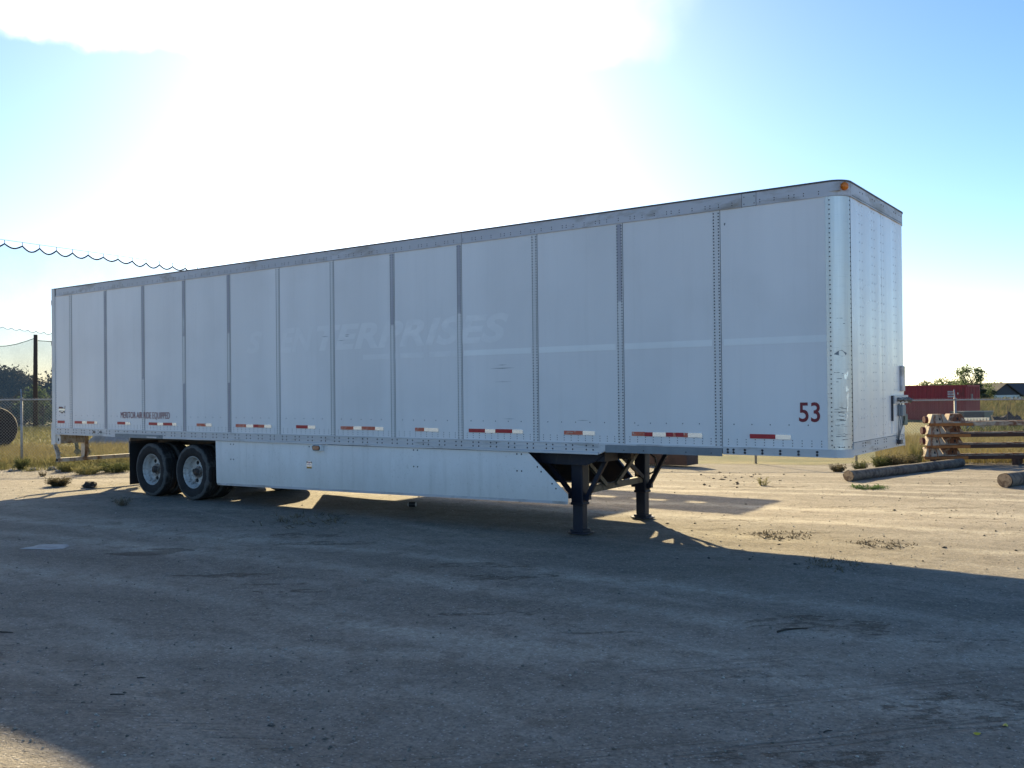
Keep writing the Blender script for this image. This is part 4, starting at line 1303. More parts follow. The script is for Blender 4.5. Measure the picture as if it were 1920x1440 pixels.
def patch_fn(px0, px1, d0, d1, clump=0.5, seed=5, hvar=True):
    def fn(n, r):
        out = []
        k = n
        d = d0 + (d1 - d0) * r.random(n * 3); p = px0 + (px1 - px0) * r.random(n * 3)
        x = CAM_POS.x + FH.x * d + RH.x * d * (p - 960) / FPX
        y = CAM_POS.y + FH.y * d + RH.y * d * (p - 960) / FPX
        nz = vnoise(x * 1.3, y * 1.3, seed) * 0.6 + vnoise(x * 4.0, y * 4.0, seed + 1) * 0.4
        keep = r.random(n * 3) < np.clip((nz - clump + 0.25) * 3, 0.03, 1)
        x, y, nz = x[keep][:n], y[keep][:n], nz[keep][:n]
        if len(x) < n:
            rep = r.integers(0, len(x), n - len(x)); x = np.concatenate([x, x[rep] + r.normal(0, .05, len(rep))]); y = np.concatenate([y, y[rep] + r.normal(0, .05, len(rep))]); nz = np.concatenate([nz, nz[rep]])
        return x, y, 0.55 + 0.9 * nz
    return fn


def grass(name, label, n, fn, h0, h1, w0, w1, lean, seed, mat):
    V, F = blades(n, fn, h0, h1, w0, w1, lean, seed)
    o = link(name, raw_mesh(name, V, F, mat))
    return tag(o, label, 'grass', None, 'stuff')


grass('dry_grass', 'dry yellow grass along the fence left of the trailer', 26000, patch_fn(-120, 330, 25.3, 34, 0.35, 5), 0.08, 0.36, 0.008, 0.02, 0.6, 1, M['dry'])
grass('green_grass', 'greener weeds mixed into the dry grass at the left fence', 7000, patch_fn(-120, 330, 25.0, 27.6, 0.5, 8), 0.06, 0.34, 0.008, 0.02, 0.6, 2, M['dry_green'])
grass('dry_grass', 'dry yellow grass behind the rusty stack along the right fence', 22000, patch_fn(1640, 2060, 26.2, 40, 0.3, 12), 0.10, 0.55, 0.008, 0.022, 0.5, 3, M['dry'])
grass('verge_grass', 'thin half dry grass on the yard edge left of the trailer', 6500, patch_fn(-100, 300, 23.6, 25.8, 0.62, 31), 0.05, 0.26, 0.008, 0.018, 0.8, 7, M['dry_green'])
grass('tall_grass', 'darker green tufts in the field below the far house', 9000, patch_fn(1790, 2060, 40, 86, 0.62, 19), 0.2, 0.75, 0.03, 0.08, 0.5, 9, M['weed'])
grass('tall_grass', 'tall pale grass on the rise below the far house', 16000, patch_fn(1800, 2060, 44, 88, 0.3, 15), 0.2, 0.6, 0.03, 0.07, 0.5, 4, M['dry'])
grass('short_grass', 'green grass strip beyond the dry grass left of the trailer', 12000, patch_fn(-120, 300, 36, 56, 0.4, 17), 0.08, 0.25, 0.02, 0.05, 0.6, 6, M['dry_green'])


def weed(name, label, x, y, rad, h, n, mat, seed, flat=0.0, group=None, w=0.012):
    r = np.random.default_rng(seed)
    V = []; F = []
    z0 = gz(x, y) - 0.01
    for i in range(n):
        a = r.random() * 2 * PI; rr = rad * 0.35 * math.sqrt(r.random())
        bx, by = rr * math.cos(a), rr * math.sin(a)
        a2 = a + r.normal(0, 0.6); out = rad * (0.25 + 0.75 * r.random()) * (0.6 + flat)
        hh = h * (0.35 + 0.65 * r.random()) * (1 - 0.6 * flat * r.random())
        p0 = Vector((bx, by, 0)); p2 = Vector((bx + out * math.cos(a2), by + out * math.sin(a2), hh * (1 - flat * 0.5)))
        p1 = (p0 + p2) / 2 + Vector((0, 0, hh * 0.22))
        sd = Vector((-math.sin(a2), math.cos(a2), 0)).lerp(Vector((r.normal(), r.normal(), r.normal())).normalized(), 0.5) * (w * (0.5 + r.random()) / 2)
        k = len(V)
        V += [p0 - sd, p0 + sd, p1 - sd, p1 + sd, p2]
        F += [(k, k + 1, k + 3), (k, k + 3, k + 2), (k + 2, k + 3, k + 4)]
        if r.random() < 0.6:      # side leaves
            for q in range(2):
                t = 0.4 + 0.5 * r.random(); c = p0.lerp(p2, t) + Vector((0, 0, hh * 0.12))
                e = Vector((r.normal(), r.normal(), r.normal() * 0.6)).normalized() * rad * 0.16
                g = e.orthogonal().normalized() * w * 0.8
                k = len(V); V += [c - g, c + g, c + e]; F += [(k, k + 1, k + 2)]
    o = link(name, raw_mesh(name, np.array([tuple(v) for v in V]), np.array(F), mat), None, (x, y, z0))
    return tag(o, label, 'weed', group)


def gpt(px, py):
    """level-ground point under a photo pixel, used to read off where small things lie"""
    d = FW + RT * ((px - 960.0) / FPX) + UP * ((720.0 - py) / FPX)
    t = -CAM_POS.z / d.z
    p = CAM_POS + d * t
    return p.x, p.y


WEEDS = [
    ('weed_clump', 'low brown weed clump on the dirt left of the trailer tyres', (110, 911), 0.36, 0.20, 420, 'weed_dark', 0.0),
    ('weed_clump', 'tiny dark weed left of the brown clump, nearer the fence', (80, 893), 0.14, 0.14, 70, 'weed_dark', 0.0),
    ('weed_clump', 'green weeds at the foot of the left fence post', (42, 880), 0.30, 0.34, 240, 'weed', 0.0),
    ('weed_clump', 'bushy grey green weed under the rear bumper bar', (125, 884), 0.40, 0.26, 300, 'dry_green', 0.0),
    ('weed_clump', 'spreading weed under the middle of the rear bumper bar', (165, 889), 0.5, 0.22, 300, 'dry_green', 0.0),
    ('weed_clump', 'dark green weed beside the rear mud flap', (215, 885), 0.6, 0.26, 330, 'weed', 0.0),
    ('weed_clump', 'small upright straw tuft in the shade before the rear tyres', (228, 948), 0.22, 0.22, 60, 'straw', 0.3),
    ('weed_mat', 'flattened grey weed litter in front of the side skirt', (575, 974), 0.55, 0.035, 320, 'straw', 1.0),
    ('weed_clump', 'thin green tuft alone on the sunlit dirt behind the landing legs', (1431, 908), 0.2, 0.20, 60, 'dry_green', 0.0),
    ('weed_clump', 'low green sprig on the dirt below the left log', (1627, 915), 0.35, 0.12, 160, 'green', 0.5),
    ('weed_clump', 'rounded grey weed under the front corner of the trailer', (1571, 872), 0.30, 0.22, 240, 'weed_dark', 0.0),
    ('weed_clump', 'small green weed right of the trailer front corner', (1613, 871), 0.28, 0.30, 240, 'weed', 0.0),
    ('weed_clump', 'larger green weed under the right front edge of the trailer', (1653, 862), 0.40, 0.36, 420, 'weed', 0.0),
    ('weed_clump', 'dark bushy weed between the trailer nose and the rusty stack', (1690, 862), 0.60, 0.40, 520, 'weed_dark', 0.0),
    ('weed_clump', 'tall yellow weed just left of the rusty stack', (1716, 858), 0.32, 0.75, 300, 'dry_green', 0.0),
    ('weed_mat', 'dark dead straw patch on the sunlit dirt nearest the trailer legs', (1465, 1003), 0.30, 0.010, 520, 'straw', 1.0),
    ('weed_mat', 'dead straw patch in the middle of the sunlit dirt', (1655, 1020), 0.28, 0.010, 480, 'straw', 1.0),
    ('weed_mat', 'dead straw patch lying right on the edge of the trailer shadow', (1572, 1058), 0.28, 0.012, 520, 'straw', 1.0),
]
for i, (nm, lab, (px, py), rad, h, n, mt, flat) in enumerate(WEEDS):
    x, y = gpt(px, py)
    weed(nm, lab, x, y, rad, h, n, M[mt], 100 + i, flat, None, 0.013 if nm == 'weed_mat' else 0.012)


def lump(name, label, cat, loc, rx, ry, rz, mat, seed, n=14, rough=0.35, group=None, kind=None):
    """uneven stone, clod or heap resting on the ground"""
    vs = []; fs = []; m_ = max(6, n // 2)
    for j in range(m_ + 1):
        ph = PI * j / m_ - PI / 2
        for i in range(n):
            th = 2 * PI * i / n
            d = Vector((math.cos(ph) * math.cos(th), math.cos(ph) * math.sin(th), math.sin(ph)))
            k = 1 + rough * (float(vnoise(d.x * 2.2 + seed, d.y * 2.2 + d.z * 1.7 + seed * 3, 90)) - 0.5) * 2
            vs.append((d.x * rx * k, d.y * ry * k, max(d.z * rz * k, -0.25 * rz)))
    for j in range(m_):
        for i in range(n):
            fs.append((j * n + i, j * n + (i + 1) % n, (j + 1) * n + (i + 1) % n, (j + 1) * n + i))
    o = MB().add(vs, fs).build(name, mat, None, smooth=n > 14)
    o.location = loc
    return tag(o, label, cat, group, kind)


x, y = gpt(170, 914)
lump('dirt_clod', 'dark earth clod on the dirt left of the rear tyres', 'clod', (x, y, gz(x, y) + 0.03), 0.19, 0.11, 0.075, M['dark_stone'], 3, 12, 0.7)
for i, (px, py, sz, lab) in enumerate(((62, 882, 0.10, 'pale stone just right of the left fence post'), (98, 881, 0.14, 'largest pale stone, below the rear corner of the trailer'),
                                       (109, 885, 0.09, 'small pale stone nearest the end of the bumper bar'), (20, 884, 0.08, 'small pale stone left of the left fence post'))):
    x, y = gpt(px, py)
    lump('pale_stone', lab, 'stone', (x, y, gz(x, y) + 0.02), sz, sz * 0.7, sz * 0.5, M['stone'], 20 + i, 10, 0.4, 'pale stones at the left fence')
x, y = gpt(1670, 863)
lump('pale_stone', 'small white stone below the trailer nose weeds', 'stone', (x, y, gz(x, y) + 0.02), 0.10, 0.07, 0.06, M['bare_patch'], 31, 10)
# small stones on the yard: too many to count
r_ = np.random.default_rng(77)
n = 9000
u = r_.random(n); dgr = 4.6 * (24 / 4.6) ** (u ** 1.15)
pxs = -150 + 2250 * r_.random(n)
sx = CAM_POS.x + FH.x * dgr + RH.x * dgr * (pxs - 960) / FPX
sy = CAM_POS.y + FH.y * dgr + RH.y * dgr * (pxs - 960) / FPX
sz = ground_z(sx, sy)
size = 0.0025 + 0.011 * r_.random(n) ** 6 + 0.0004 * dgr * r_.random(n)
octa = np.array([(1, 0, 0), (-1, 0, 0), (0, 1, 0), (0, -1, 0), (0, 0, 1), (0, 0, -0.6)], float)
of = np.array([(0, 2, 4), (2, 1, 4), (1, 3, 4), (3, 0, 4), (2, 0, 5), (1, 2, 5), (3, 1, 5), (0, 3, 5)])
ang = r_.random(n) * 2 * PI
P = octa[None] * (size[:, None, None] * (0.6 + 0.8 * r_.random((n, 6, 1))))
P = P * np.array([1, 1, 0.65])
ca, sa = np.cos(ang)[:, None], np.sin(ang)[:, None]
PX = P[:, :, 0] * ca - P[:, :, 1] * sa; PY = P[:, :, 0] * sa + P[:, :, 1] * ca
V = np.stack([PX + sx[:, None], PY + sy[:, None], P[:, :, 2] + (sz + size * 0.3)[:, None]], 2).reshape(-1, 3)
F = (of[None] + (np.arange(n) * 6)[:, None, None]).reshape(-1, 3)
gp = N('loose_gravel'); 
gc = gp.noise(gp.coord('World', (1, 1, 1)), 9.0, 2, 0.5)
gp.out(gp.ramp(gc, [(0.36, (0.13, 0.112, 0.092)), (0.5, (0.27, 0.24, 0.20)), (0.62, (0.46, 0.43, 0.38))]), 0.9)
tag(link('loose_stones', raw_mesh('loose_stones', V, F, gp.m)), 'small loose stones scattered over the dirt yard', 'gravel', None, 'stuff')
# crumbs of dark earth and bark strewn over the open dirt
cr_ = np.random.default_rng(5)
cv, cf = [], []
for k in range(190):
    if k < 70:
        px, py = 1385 + cr_.normal() * 45, 892 + cr_.normal() * 8
    else:
        px, py = cr_.uniform(1240, 1930), 868 + 190 * cr_.random() ** 1.3
    x, y = photo_xy(px, max(py, 866))
    sz = (0.008 + 0.045 * cr_.random() ** 2.5) * (0.9 if k < 70 else 0.5)
    a = cr_.random() * 6.28
    base = len(cv); zz = gz(x, y)
    for (ox_, oy_, oz_) in octa:
        j = sz * (0.6 + 0.7 * cr_.random())
        cv.append((x + (ox_ * math.cos(a) * 1.6 - oy_ * math.sin(a)) * j, y + (ox_ * math.sin(a) * 1.6 + oy_ * math.cos(a)) * j, zz + sz * 0.25 + oz_ * j * 0.6))
    cf += [tuple(base + q for q in t) for t in of]
tag(link('earth_crumbs', raw_mesh('earth_crumbs', np.array(cv), np.array(cf), M['dark_stone'])), 'dark crumbs of earth strewn over the sunlit dirt', 'dirt', None, 'stuff')
# can, sticks, leaves, pale patch
x, y = gpt(773, 950)
can = empty('drink_can', (x, y, gz(x, y) + 0.062)); can.rotation_euler = (0, 0, math.radians(25)); can.scale = (0.68, 0.68, 0.68); can.location.z = gz(x, y) + 0.042
tag(can, 'small dark drink can lying on its side before the skirt', 'can')
cb = MB(); cb.tube([(-0.085, 0, 0), (-0.075, 0, 0), (0.075, 0, 0), (0.085, 0, 0)], [0.05, 0.06, 0.06, 0.05], 16)
cb.build('can_body', M['can'], can, auto=True)
for s in (-1, 1):
    MB().tube([(s * 0.085, 0, 0), (s * 0.10, 0, 0)], 0.052, 16).build('can_rim', M['can_rim'], can, auto=True)


def stick(label, p, q, r, bend, seed):
    rr = random.Random(seed)
    A = Vector((*gpt(*p), 0)); B = Vector((*gpt(*q), 0)); pts = []
    nrm = Vector((-(B - A).y, (B - A).x, 0)).normalized()
    for k in range(6):
        t = k / 5; c = A.lerp(B, t) + nrm * bend * math.sin(PI * t) + nrm * rr.uniform(-.006, .006)
        pts.append((c.x, c.y, gz(c.x, c.y) + r * 0.9))
    o = MB().tube(pts, [r, r, r * .95, r * .9, r * .7, r * .4], 6).build('stick', M['stick'], None, smooth=True)
    return tag(o, label, 'stick')


stick('thin dark stick lying in the shaded dirt right of centre', (1457, 1186), (1514, 1180), 0.008, 0.03, 1)
stick('dark stick at the left edge of the shaded dirt', (-12, 1183), (24, 1188), 0.006, -0.02, 2)
stick('short twig lying in the shaded dirt at lower left', (207, 1321), (234, 1318), 0.004, 0.01, 3)
stick('tiny twig lying just right of the lower left twig', (257, 1274), (273, 1273), 0.004, 0.005, 4)
stick('short twig lying in the shaded dirt at lower right', (1545, 1372), (1562, 1369), 0.004, 0.008, 5)
for i, (px, py, lab) in enumerate(((1830, 1377, 'yellow leaf on the dark dirt at lower right, the nearer one'), (1885, 1361, 'yellow leaf on the dark dirt at the right edge, the farther one'))):
    x, y = gpt(px, py)
    a0 = 0.6 + i
    pts = [(0.022 * math.cos(t) * (1 + 0.25 * math.cos(t)), 0.014 * math.sin(t), 0.004 * math.cos(2 * t)) for t in [2 * PI * k / 10 for k in range(10)]]
    o = MB().add([(p[0] * math.cos(a0) - p[1] * math.sin(a0), p[0] * math.sin(a0) + p[1] * math.cos(a0), p[2]) for p in pts] + [(0, 0, 0.008)], [(k, (k + 1) % 10, 10) for k in range(10)]).build('fallen_leaf', M['leaf_yellow'])
    o.location = (x, y, gz(x, y) + 0.006)
    tag(o, lab, 'leaf')
# pale smooth patch lying in the shade at left
pp = [gpt(px, py) for px, py in ((36, 1029), (60, 1025), (72, 1021), (100, 1020), (128, 1021), (131, 1024), (118, 1029), (88, 1031), (75, 1030), (55, 1030))]
b = MB()
cxp = sum(p[0] for p in pp) / len(pp); cyp = sum(p[1] for p in pp) / len(pp)
vs = []
for f_, dz in ((1.0, 0.004), (0.92, 0.010)):
    vs += [(cxp + (p[0] - cxp) * f_, cyp + (p[1] - cyp) * f_, gz(p[0], p[1]) * 1.0 + dz) for p in pp]
k = len(pp)
b.add(vs, [(i, (i + 1) % k, k + (i + 1) % k, k + i) for i in range(k)] + [tuple(range(k, 2 * k))])
tag(b.build('pale_hard_patch', M['bare_patch']), 'pale flat patch of hardened spill on the shaded dirt', 'patch')

# ------------------------------------------------------------------ logs
def log(label, A, B, r, seed):
    root = empty('wooden_log', (A[0], A[1], gz(*A) + r * 0.93))
    A3 = Vector((0, 0, 0)); B3 = Vector((B[0] - A[0], B[1] - A[1], gz(*B) - gz(*A)))
    d = B3.normalized(); a = d.cross(Vector((0, 0, 1))).normalized(); c = a.cross(d)
    n, mseg = 20, 26; vs = []; fs = []
    for j in range(mseg + 1):
        t = j / mseg; p = B3 * t
        for i in range(n):
            th = 2 * PI * i / n
            k = r * (1 + 0.10 * (float(vnoise(i * 0.8 + seed, t * 14, 95)) - 0.5) + 0.05 * (float(vnoise(t * 5, 1.0 + seed, 96)) - 0.5))
            vs.append(p + a * math.cos(th) * k + c * math.sin(th) * k)
    for j in range(mseg):
        for i in range(n):
            fs.append((j * n + i, j * n + (i + 1) % n, (j + 1) * n + (i + 1) % n, (j + 1) * n + i))
    MB().add(vs, fs).build('bark', M['bark'], root, smooth=True)
    for (p, s) in ((A3, -1), (B3, 1)):
        e = MB(); pts = [p + d * 0.004 * s + (a * math.cos(2 * PI * k / 18) + c * math.sin(2 * PI * k / 18)) * r * 0.96 for k in range(18)]
        e.add(pts + [p + d * 0.014 * s], [(k, (k + 1) % 18, 18) for k in range(18)])
        e.build('cut_end', M['cutwood'], root)
    return tag(root, label, 'log')


A = gpt(1591, 899); B = at(1800, 25.0)
log('long weathered log lying on the dirt right of the trailer nose', A, (B.x, B.y), 0.115, 1)
A = gpt(1884, 913); B = at(2080, 22.5)
log('round cut log poking in at the right edge of the yard', A, (B.x, B.y), 0.135, 2)

# ------------------------------------------------------------------ rusty stacked steel frames
def frame_item(k):
    depth = 25.6
    o = at(1748 - 3.0 * (3 - k), depth, 0)
    base = terr(o.x, o.y) + 0.17
    root = empty('steel_trestle', (o.x, o.y, base + 0.305 * k))
    u, v = RH, FH          # length of the frame, depth away
    sk = [0.0, 0.02, -0.01, 0.015][k]
    for j, (du, dv) in enumerate(((0.14, 0.16), (0.74, 0.40))):
        b = MB(); c = u * (du + sk) + v * dv
        b.frustum(c + Vector((0, 0, 0.075)), (0.27, 0.23), (0.155, 0.14), 0.245, (u, v))
        b.build('saddle_block', M['rust_cream'], root, bevel=0.008)
        for (pu, pw) in ((0.075, 0.012), (-0.12, 0.012)):
            MB().bar(c + u * pu * 1.3 + v * (-0.236) + Vector((0, 0, 0.08)), c + u * pu * 0.85 + v * (-0.148) + Vector((0, 0, 0.315)), 0.014, 0.014).build('saddle_rib', M['rust'], root)
        sl_ = MB().bar(c + u * 0.02 + v * (-0.208) + Vector((0, 0, 0.155)), c + u * 0.02 + v * (-0.186) + Vector((0, 0, 0.215)), 0.035, 0.02)
        sl_.build('slot', M['black'], root)
    MB().bar(u * -0.13 + v * -0.09, u * 0.85 + v * -0.09, 0.05, 0.0, ) if False else None
    MB().bar(u * (-0.14 + sk) + v * -0.06 + Vector((0, 0, 0.04)), u * (1.05 + sk) + v * -0.06 + Vector((0, 0, 0.04)), 0.07, 0.075).build('end_plate', M['rust_orange'], root)
    for dv in (-0.02, 0.52):
        MB().bar(u * (0.20 + sk) + v * (dv + 0.03) + Vector((0, 0, 0.045)), u * 5.2 + v * (dv + 0.03) + Vector((0, 0, 0.045)), 0.16, 0.10).build('long_beam', M['rust_cream'] if k == 3 else M['rust_shaded'], root, bevel=0.01)
        MB().bar(u * (0.30 + sk) + v * (dv + 0.03) + Vector((0, 0, 0.105)), u * 5.2 + v * (dv + 0.03) + Vector((0, 0, 0.105)), 0.10, 0.018).build('beam_cap', M['rust_cream'], root)
    for dv in (0.06,):
        p = u * (-0.15 + sk) + v * dv + Vector((0, 0, 0.20 - 0.01 * k))
        MB().tube([p, p - u * 0.085], 0.10, 14).build('pipe_stub', M['rust_red'], root, auto=True)
    if k == 0:
        for q in (0.15, 2.4, 4.6):
            MB().box(-0.08, 0.08, -0.1, 0.7, -0.17, 0.004).build('support_block', M['pole'], root).location = u * q
    for q in (1.6, 3.2, 4.8):
        MB().bar(u * q + v * 0.01 + Vector((0, 0, 0.045)), u * q + v * 0.55 + Vector((0, 0, 0.045)), 0.06, 0.05).build('cross_bar', M['rust'], root)
    lab = ['lowest of the four stacked rusty steel trestles, on the ground', 'second lowest of the four stacked rusty steel trestles', 'third up of the four stacked rusty steel trestles',
           'topmost of the four stacked rusty steel trestles, with cream beam'][k]
    return tag(root, lab, 'trestle', 'rusty steel trestles stacked by the fence')


for k in range(4):
    frame_item(k)

# ------------------------------------------------------------------ brown block seen under the trailer, plus unseen plates shaped to cast a shadow
cx0 = Vector((7.9, 12.7, 0))
rig = empty('block_with_shadow_rig', (4.0, 10.4, 0)); tag(rig, 'rust brown steel block with unseen shadow-casting canopy, its base seen under the trailer', 'blocker')
def bl(o_, x0, x1, y0, y1, z0, z1, name, mat):
    return MB().box(x0 - 4.0, x1 - 4.0, y0 - 10.4, y1 - 10.4, z0, z1).build(name, mat, rig)
bl(rig, 6.9, 8.35, 12.5, 13.2, -0.12, 0.42, 'brown_block', M['brown_steel'])
HC = 3.0
ox, oy = HC * math.cos(SUN_AZ) / math.tan(SUN_EL), HC * math.sin(SUN_AZ) / math.tan(SUN_EL)
def shadow_deck(x0, x1, y0, y1):  # unseen plate set sunward so its shadow lands on the given rectangle
    bl(rig, x0 + ox, x1 + ox, y0 + oy, y1 + oy, HC - 0.06, HC, 'shadow_plate', M['brown_steel'])
shadow_deck(2.0, 13.5, 4.5, 5.3); shadow_deck(7.95, 13.55, 3.35, 4.18); shadow_deck(7.9, 11.95, 1.45, 3.349)
for a, b_ in ((7.9, 10.3), (10.9, 11.15), (11.9, 12.2), (12.62, 13.52)):
    shadow_deck(a, b_, 4.181, 4.499)
for (x, y) in ((-2.5, 9.6), (-2.5, 10.8), (2.2, 9.6), (2.2, 10.8)):  # posts added under the unseen plates
    bl(rig, x, x + 0.12, y, y + 0.12, -0.1, HC - 0.07, 'shadow_plate_post', M['brown_steel'])

# ------------------------------------------------------------------ red container, bin, rubble
def local_frame(px, depth, z, yaw_deg):
    o = at(px, depth, z)
    e = empty('tmp', o)
    e.rotation_euler = (0, 0, math.atan2(RH.y, RH.x) + math.radians(yaw_deg))
    return e


ct = local_frame(1812, 66.0, -0.60, -47)
ct.name = 'shipping_container'
tag(ct, 'red shipping container with white lettering beyond the right fence', 'container')
CLn, CW, CH = 12.19, 2.44, 2.59
def corr(n, length, amp, axis_, z0, z1):
    """corrugated sheet running along local x (axis 'x') or y"""
    b = MB(); vs = []; fs = []; per = length / n
    k = 0; pts = []
    for i in range(n):
        for t, d in ((0.0, 0), (0.3, 0), (0.42, -amp), (0.72, -amp), (0.84, 0)):
            pts.append((i * per + t * per, d))
    pts.append((length, 0))
    for (a, d) in pts:
        for z in (z0, z1):
            vs.append((a, d, z))
    for i in range(len(pts) - 1):
        fs.append((2 * i, 2 * i + 2, 2 * i + 3, 2 * i + 1))
    return b.add(vs, fs)
# local x: right, y: away. near long wall from x=-CLn..0 at y=0 ; right end at x=0
so = corr(44, CLn - 0.2, 0.04, 'x', 0.16, CH - 0.12).build('side_wall', M['cont_red'], ct); so.location = (-CLn + 0.1, 0.03, 0)
MB().box(-CLn, 0, CW - 0.04, CW, 0.0, CH).build('side_wall', M['cont_red'], ct)
eo = corr(8, CW - 0.2, 0.05, 'x', 0.16, CH - 0.12).build('end_wall', M['cont_red'], ct); eo.location = (-0.02, 0.1, 0); eo.rotation_euler = (0, 0, PI / 2)
MB().box(-CLn, -CLn + 0.05, 0.05, CW - 0.05, 0.0, CH).build('end_wall', M['cont_red'], ct)
for x in (-CLn, -0.12):
    for y in (0, CW - 0.12):
        MB().box(x, x + 0.12, y, y + 0.12, 0, CH).build('corner_column', M['cont_red'], ct)
for (x0, x1, y0, y1) in ((-CLn, 0, -0.01, 0.08), (-CLn, 0, CW - 0.08, CW + 0.01), (-0.08, 0.01, 0.08, CW - 0.08), (-CLn, -CLn + 0.08, 0.08, CW - 0.08)):
    MB().box(x0, x1, y0, y1, CH - 0.12, CH + 0.005).build('top_beam', M['cont_red'], ct)
    MB().box(x0, x1, y0, y1, 0, 0.16).build('bottom_beam', M['cont_red'], ct)
MB().box(-CLn + 0.05, -0.05, 0.05, CW - 0.05, CH - 0.03, CH - 0.01).build('container_roof', M['rust_red'], ct)
MB().box(0.012, 0.03, 0.75, 1.10, 1.55, 1.95).build('placard', M['stone'], ct)
# three short lines of worn white lettering, too far to read
for row, (a, w_) in enumerate(((-1.62, 0.36), (-1.62, 0.42), (-1.62, 0.38))):
    z = 2.06 - row * 0.17
    x = -1.30
    for k in range(5 if row else 4):
        wl_ = random.uniform(0.055, 0.08)
        MB().box(x, x + wl_, -0.016, -0.011, z, z + 0.11).build('lettering', M['cont_text'], ct)
        x += wl_ + 0.025
MB().box(-0.62, -0.56, -0.016, -0.011, 1.92, 2.06).build('lettering', M['cont_text'], ct)

bn = local_frame(1838, 50.0, 0, 8); bn.name = 'metal_bin'
bn.location.z = terr(bn.location.x, bn.location.y) - 0.02
tag(bn, 'dark open metal bin standing before the red container', 'bin')
MB().frustum((-0.2, 0.5, 0), (0.68, 0.5), (0.86, 0.6), 1.06).build('bin_body', M['bin_dark'], bn)
MB().prism([(0.48, 0.0), (0.64, 1.06), (0.12, 1.06), (0.12, 0.0)], 'y', -0.13, -0.12).build('bin_end', M['bin_olive'], bn)
MB().box(-1.0, 0.66, -0.15, -0.10, 1.04, 1.09).build('bin_lip', M['galv'], bn)
bs = local_frame(1838, 46.0, 0, 4); bs.name = 'blue_sheet'
bs.location.z = terr(bs.location.x, bs.location.y)
tag(bs, 'blue grey sheet metal lying low in front of the dark bin', 'sheet metal')
b = MB()
for i in range(8):
    b.prism([(-0.75 + i * 0.16, 0.45), (-0.67 + i * 0.16, 0.78), (-0.59 + i * 0.16, 0.45)], 'y', 0, 0.5)
b.box(-0.78, 0.55, 0.0, 0.55, 0, 0.45); b.build('sheet', M['bin_blue'], bs)
for i, (px, dp, rx, rz, lab) in enumerate(((1878, 47, 0.6, 0.85, 'dark rubble mound right of the metal bin'), (1905, 48, 0.46, 0.66, 'smaller dark rubble mound at the far right'))):
    o = at(px, dp); lump('rubble_mound', lab, 'rubble', (o.x, o.y, terr(o.x, o.y)), rx, rx, rz, M['mound'], 40 + i, 16, 0.7)
for i, (px, dp, hh) in enumerate(((1888, 46, 1.35), (1893, 74, 0.9))):
    o = at(px, dp); z = terr(o.x, o.y)
    q = MB().tube([(0, 0, -0.1), (0.02, 0.01, hh)], 0.025, 6).build('steel_stake', M['stick'], None, loc=(o.x, o.y, z))
    tag(q, ['thin dark stake standing among the rubble mounds', 'dark stake in the pale field below the far house'][i], 'stake')

# ------------------------------------------------------------------ house
hs = local_frame(1858, 150.0, -2.35, 20)
hs.name = 'house'
tag(hs, 'low pale house with a dark gabled roof at the right edge', 'house')
GW, GLn, EZ, PZ = 6.9, 16.0, 2.75, 4.72     # gable width, length, eave and peak heights
# gable end faces the camera (local -y), ridge runs back and right
MB().box(0.35, GW - 0.35, 0.4, GLn, 0, EZ).build('wall', M['house_wall'], hs)
MB().prism([(0.1, EZ + 0.01), (GW - 0.1, EZ + 0.01), (GW / 2, PZ - 0.10)], 'y', 0.35, 0.45).build('gable', M['gable'], hs)
for s in (0, 1):
    pts = [(-0.15, EZ - 0.10), (GW / 2, PZ), (GW / 2, PZ - 0.16), (-0.1, EZ - 0.28)] if s == 0 else [(GW + 0.15, EZ - 0.10), (GW / 2, PZ), (GW / 2, PZ - 0.16), (GW + 0.1, EZ - 0.28)]
    MB().prism(pts, 'y', 0.0, GLn + 0.3).build('roof', M['roof_shingle'], hs)
# main wing to the right with its ridge level with the gable peak
MB().box(GW - 0.3, GW + 11, 3.0, 11.0, 0, EZ - 0.02).build('wall', M['house_wall'], hs)
MB().prism([(2.2, EZ - 0.1), (11.8, EZ - 0.1), (7.0, PZ + 0.02)], 'x', GW / 2 + 0.3, GW + 11.5).build('roof', M['roof_shingle'], hs)
for (x0, x1) in ((0.65, 2.35), (2.75, 4.35)):
    f_ = MB().box(x0, x1, 0.34, 0.39, 1.7, EZ - 0.28).build('window', M['house_wall'], hs)
    MB().box(x0 + 0.06, x1 - 0.06, 0.325, 0.338, 1.76, EZ - 0.34).build('pane', M['house_pane'], f_)
for x0 in (5.15, 6.1):
    f_ = MB().box(x0, x0 + 0.28, 0.34, 0.39, 1.7, EZ - 0.28).build('window', M['gable'], hs)
    MB().box(x0 + 0.04, x0 + 0.24, 0.325, 0.338, 1.76, EZ - 0.34).build('pane', M['house_pane'], f_)
ant = MB().tube([(0, 0, 0), (0, 0, 0.95)], 0.05, 6)
ant.bar((-0.55, 0, 0.85), (0.5, 0, 1.0), 0.05, 0.05); ant.bar((-0.35, 0, 0.62), (0.35, 0, 0.72), 0.05, 0.05); ant.bar((0, 0, 0.9), (0.7, 0.1, 1.5), 0.04, 0.04)
ao = ant.build('roof_aerial', M['cable'], hs); ao.location = (5.3, 7.0, PZ - 0.05)

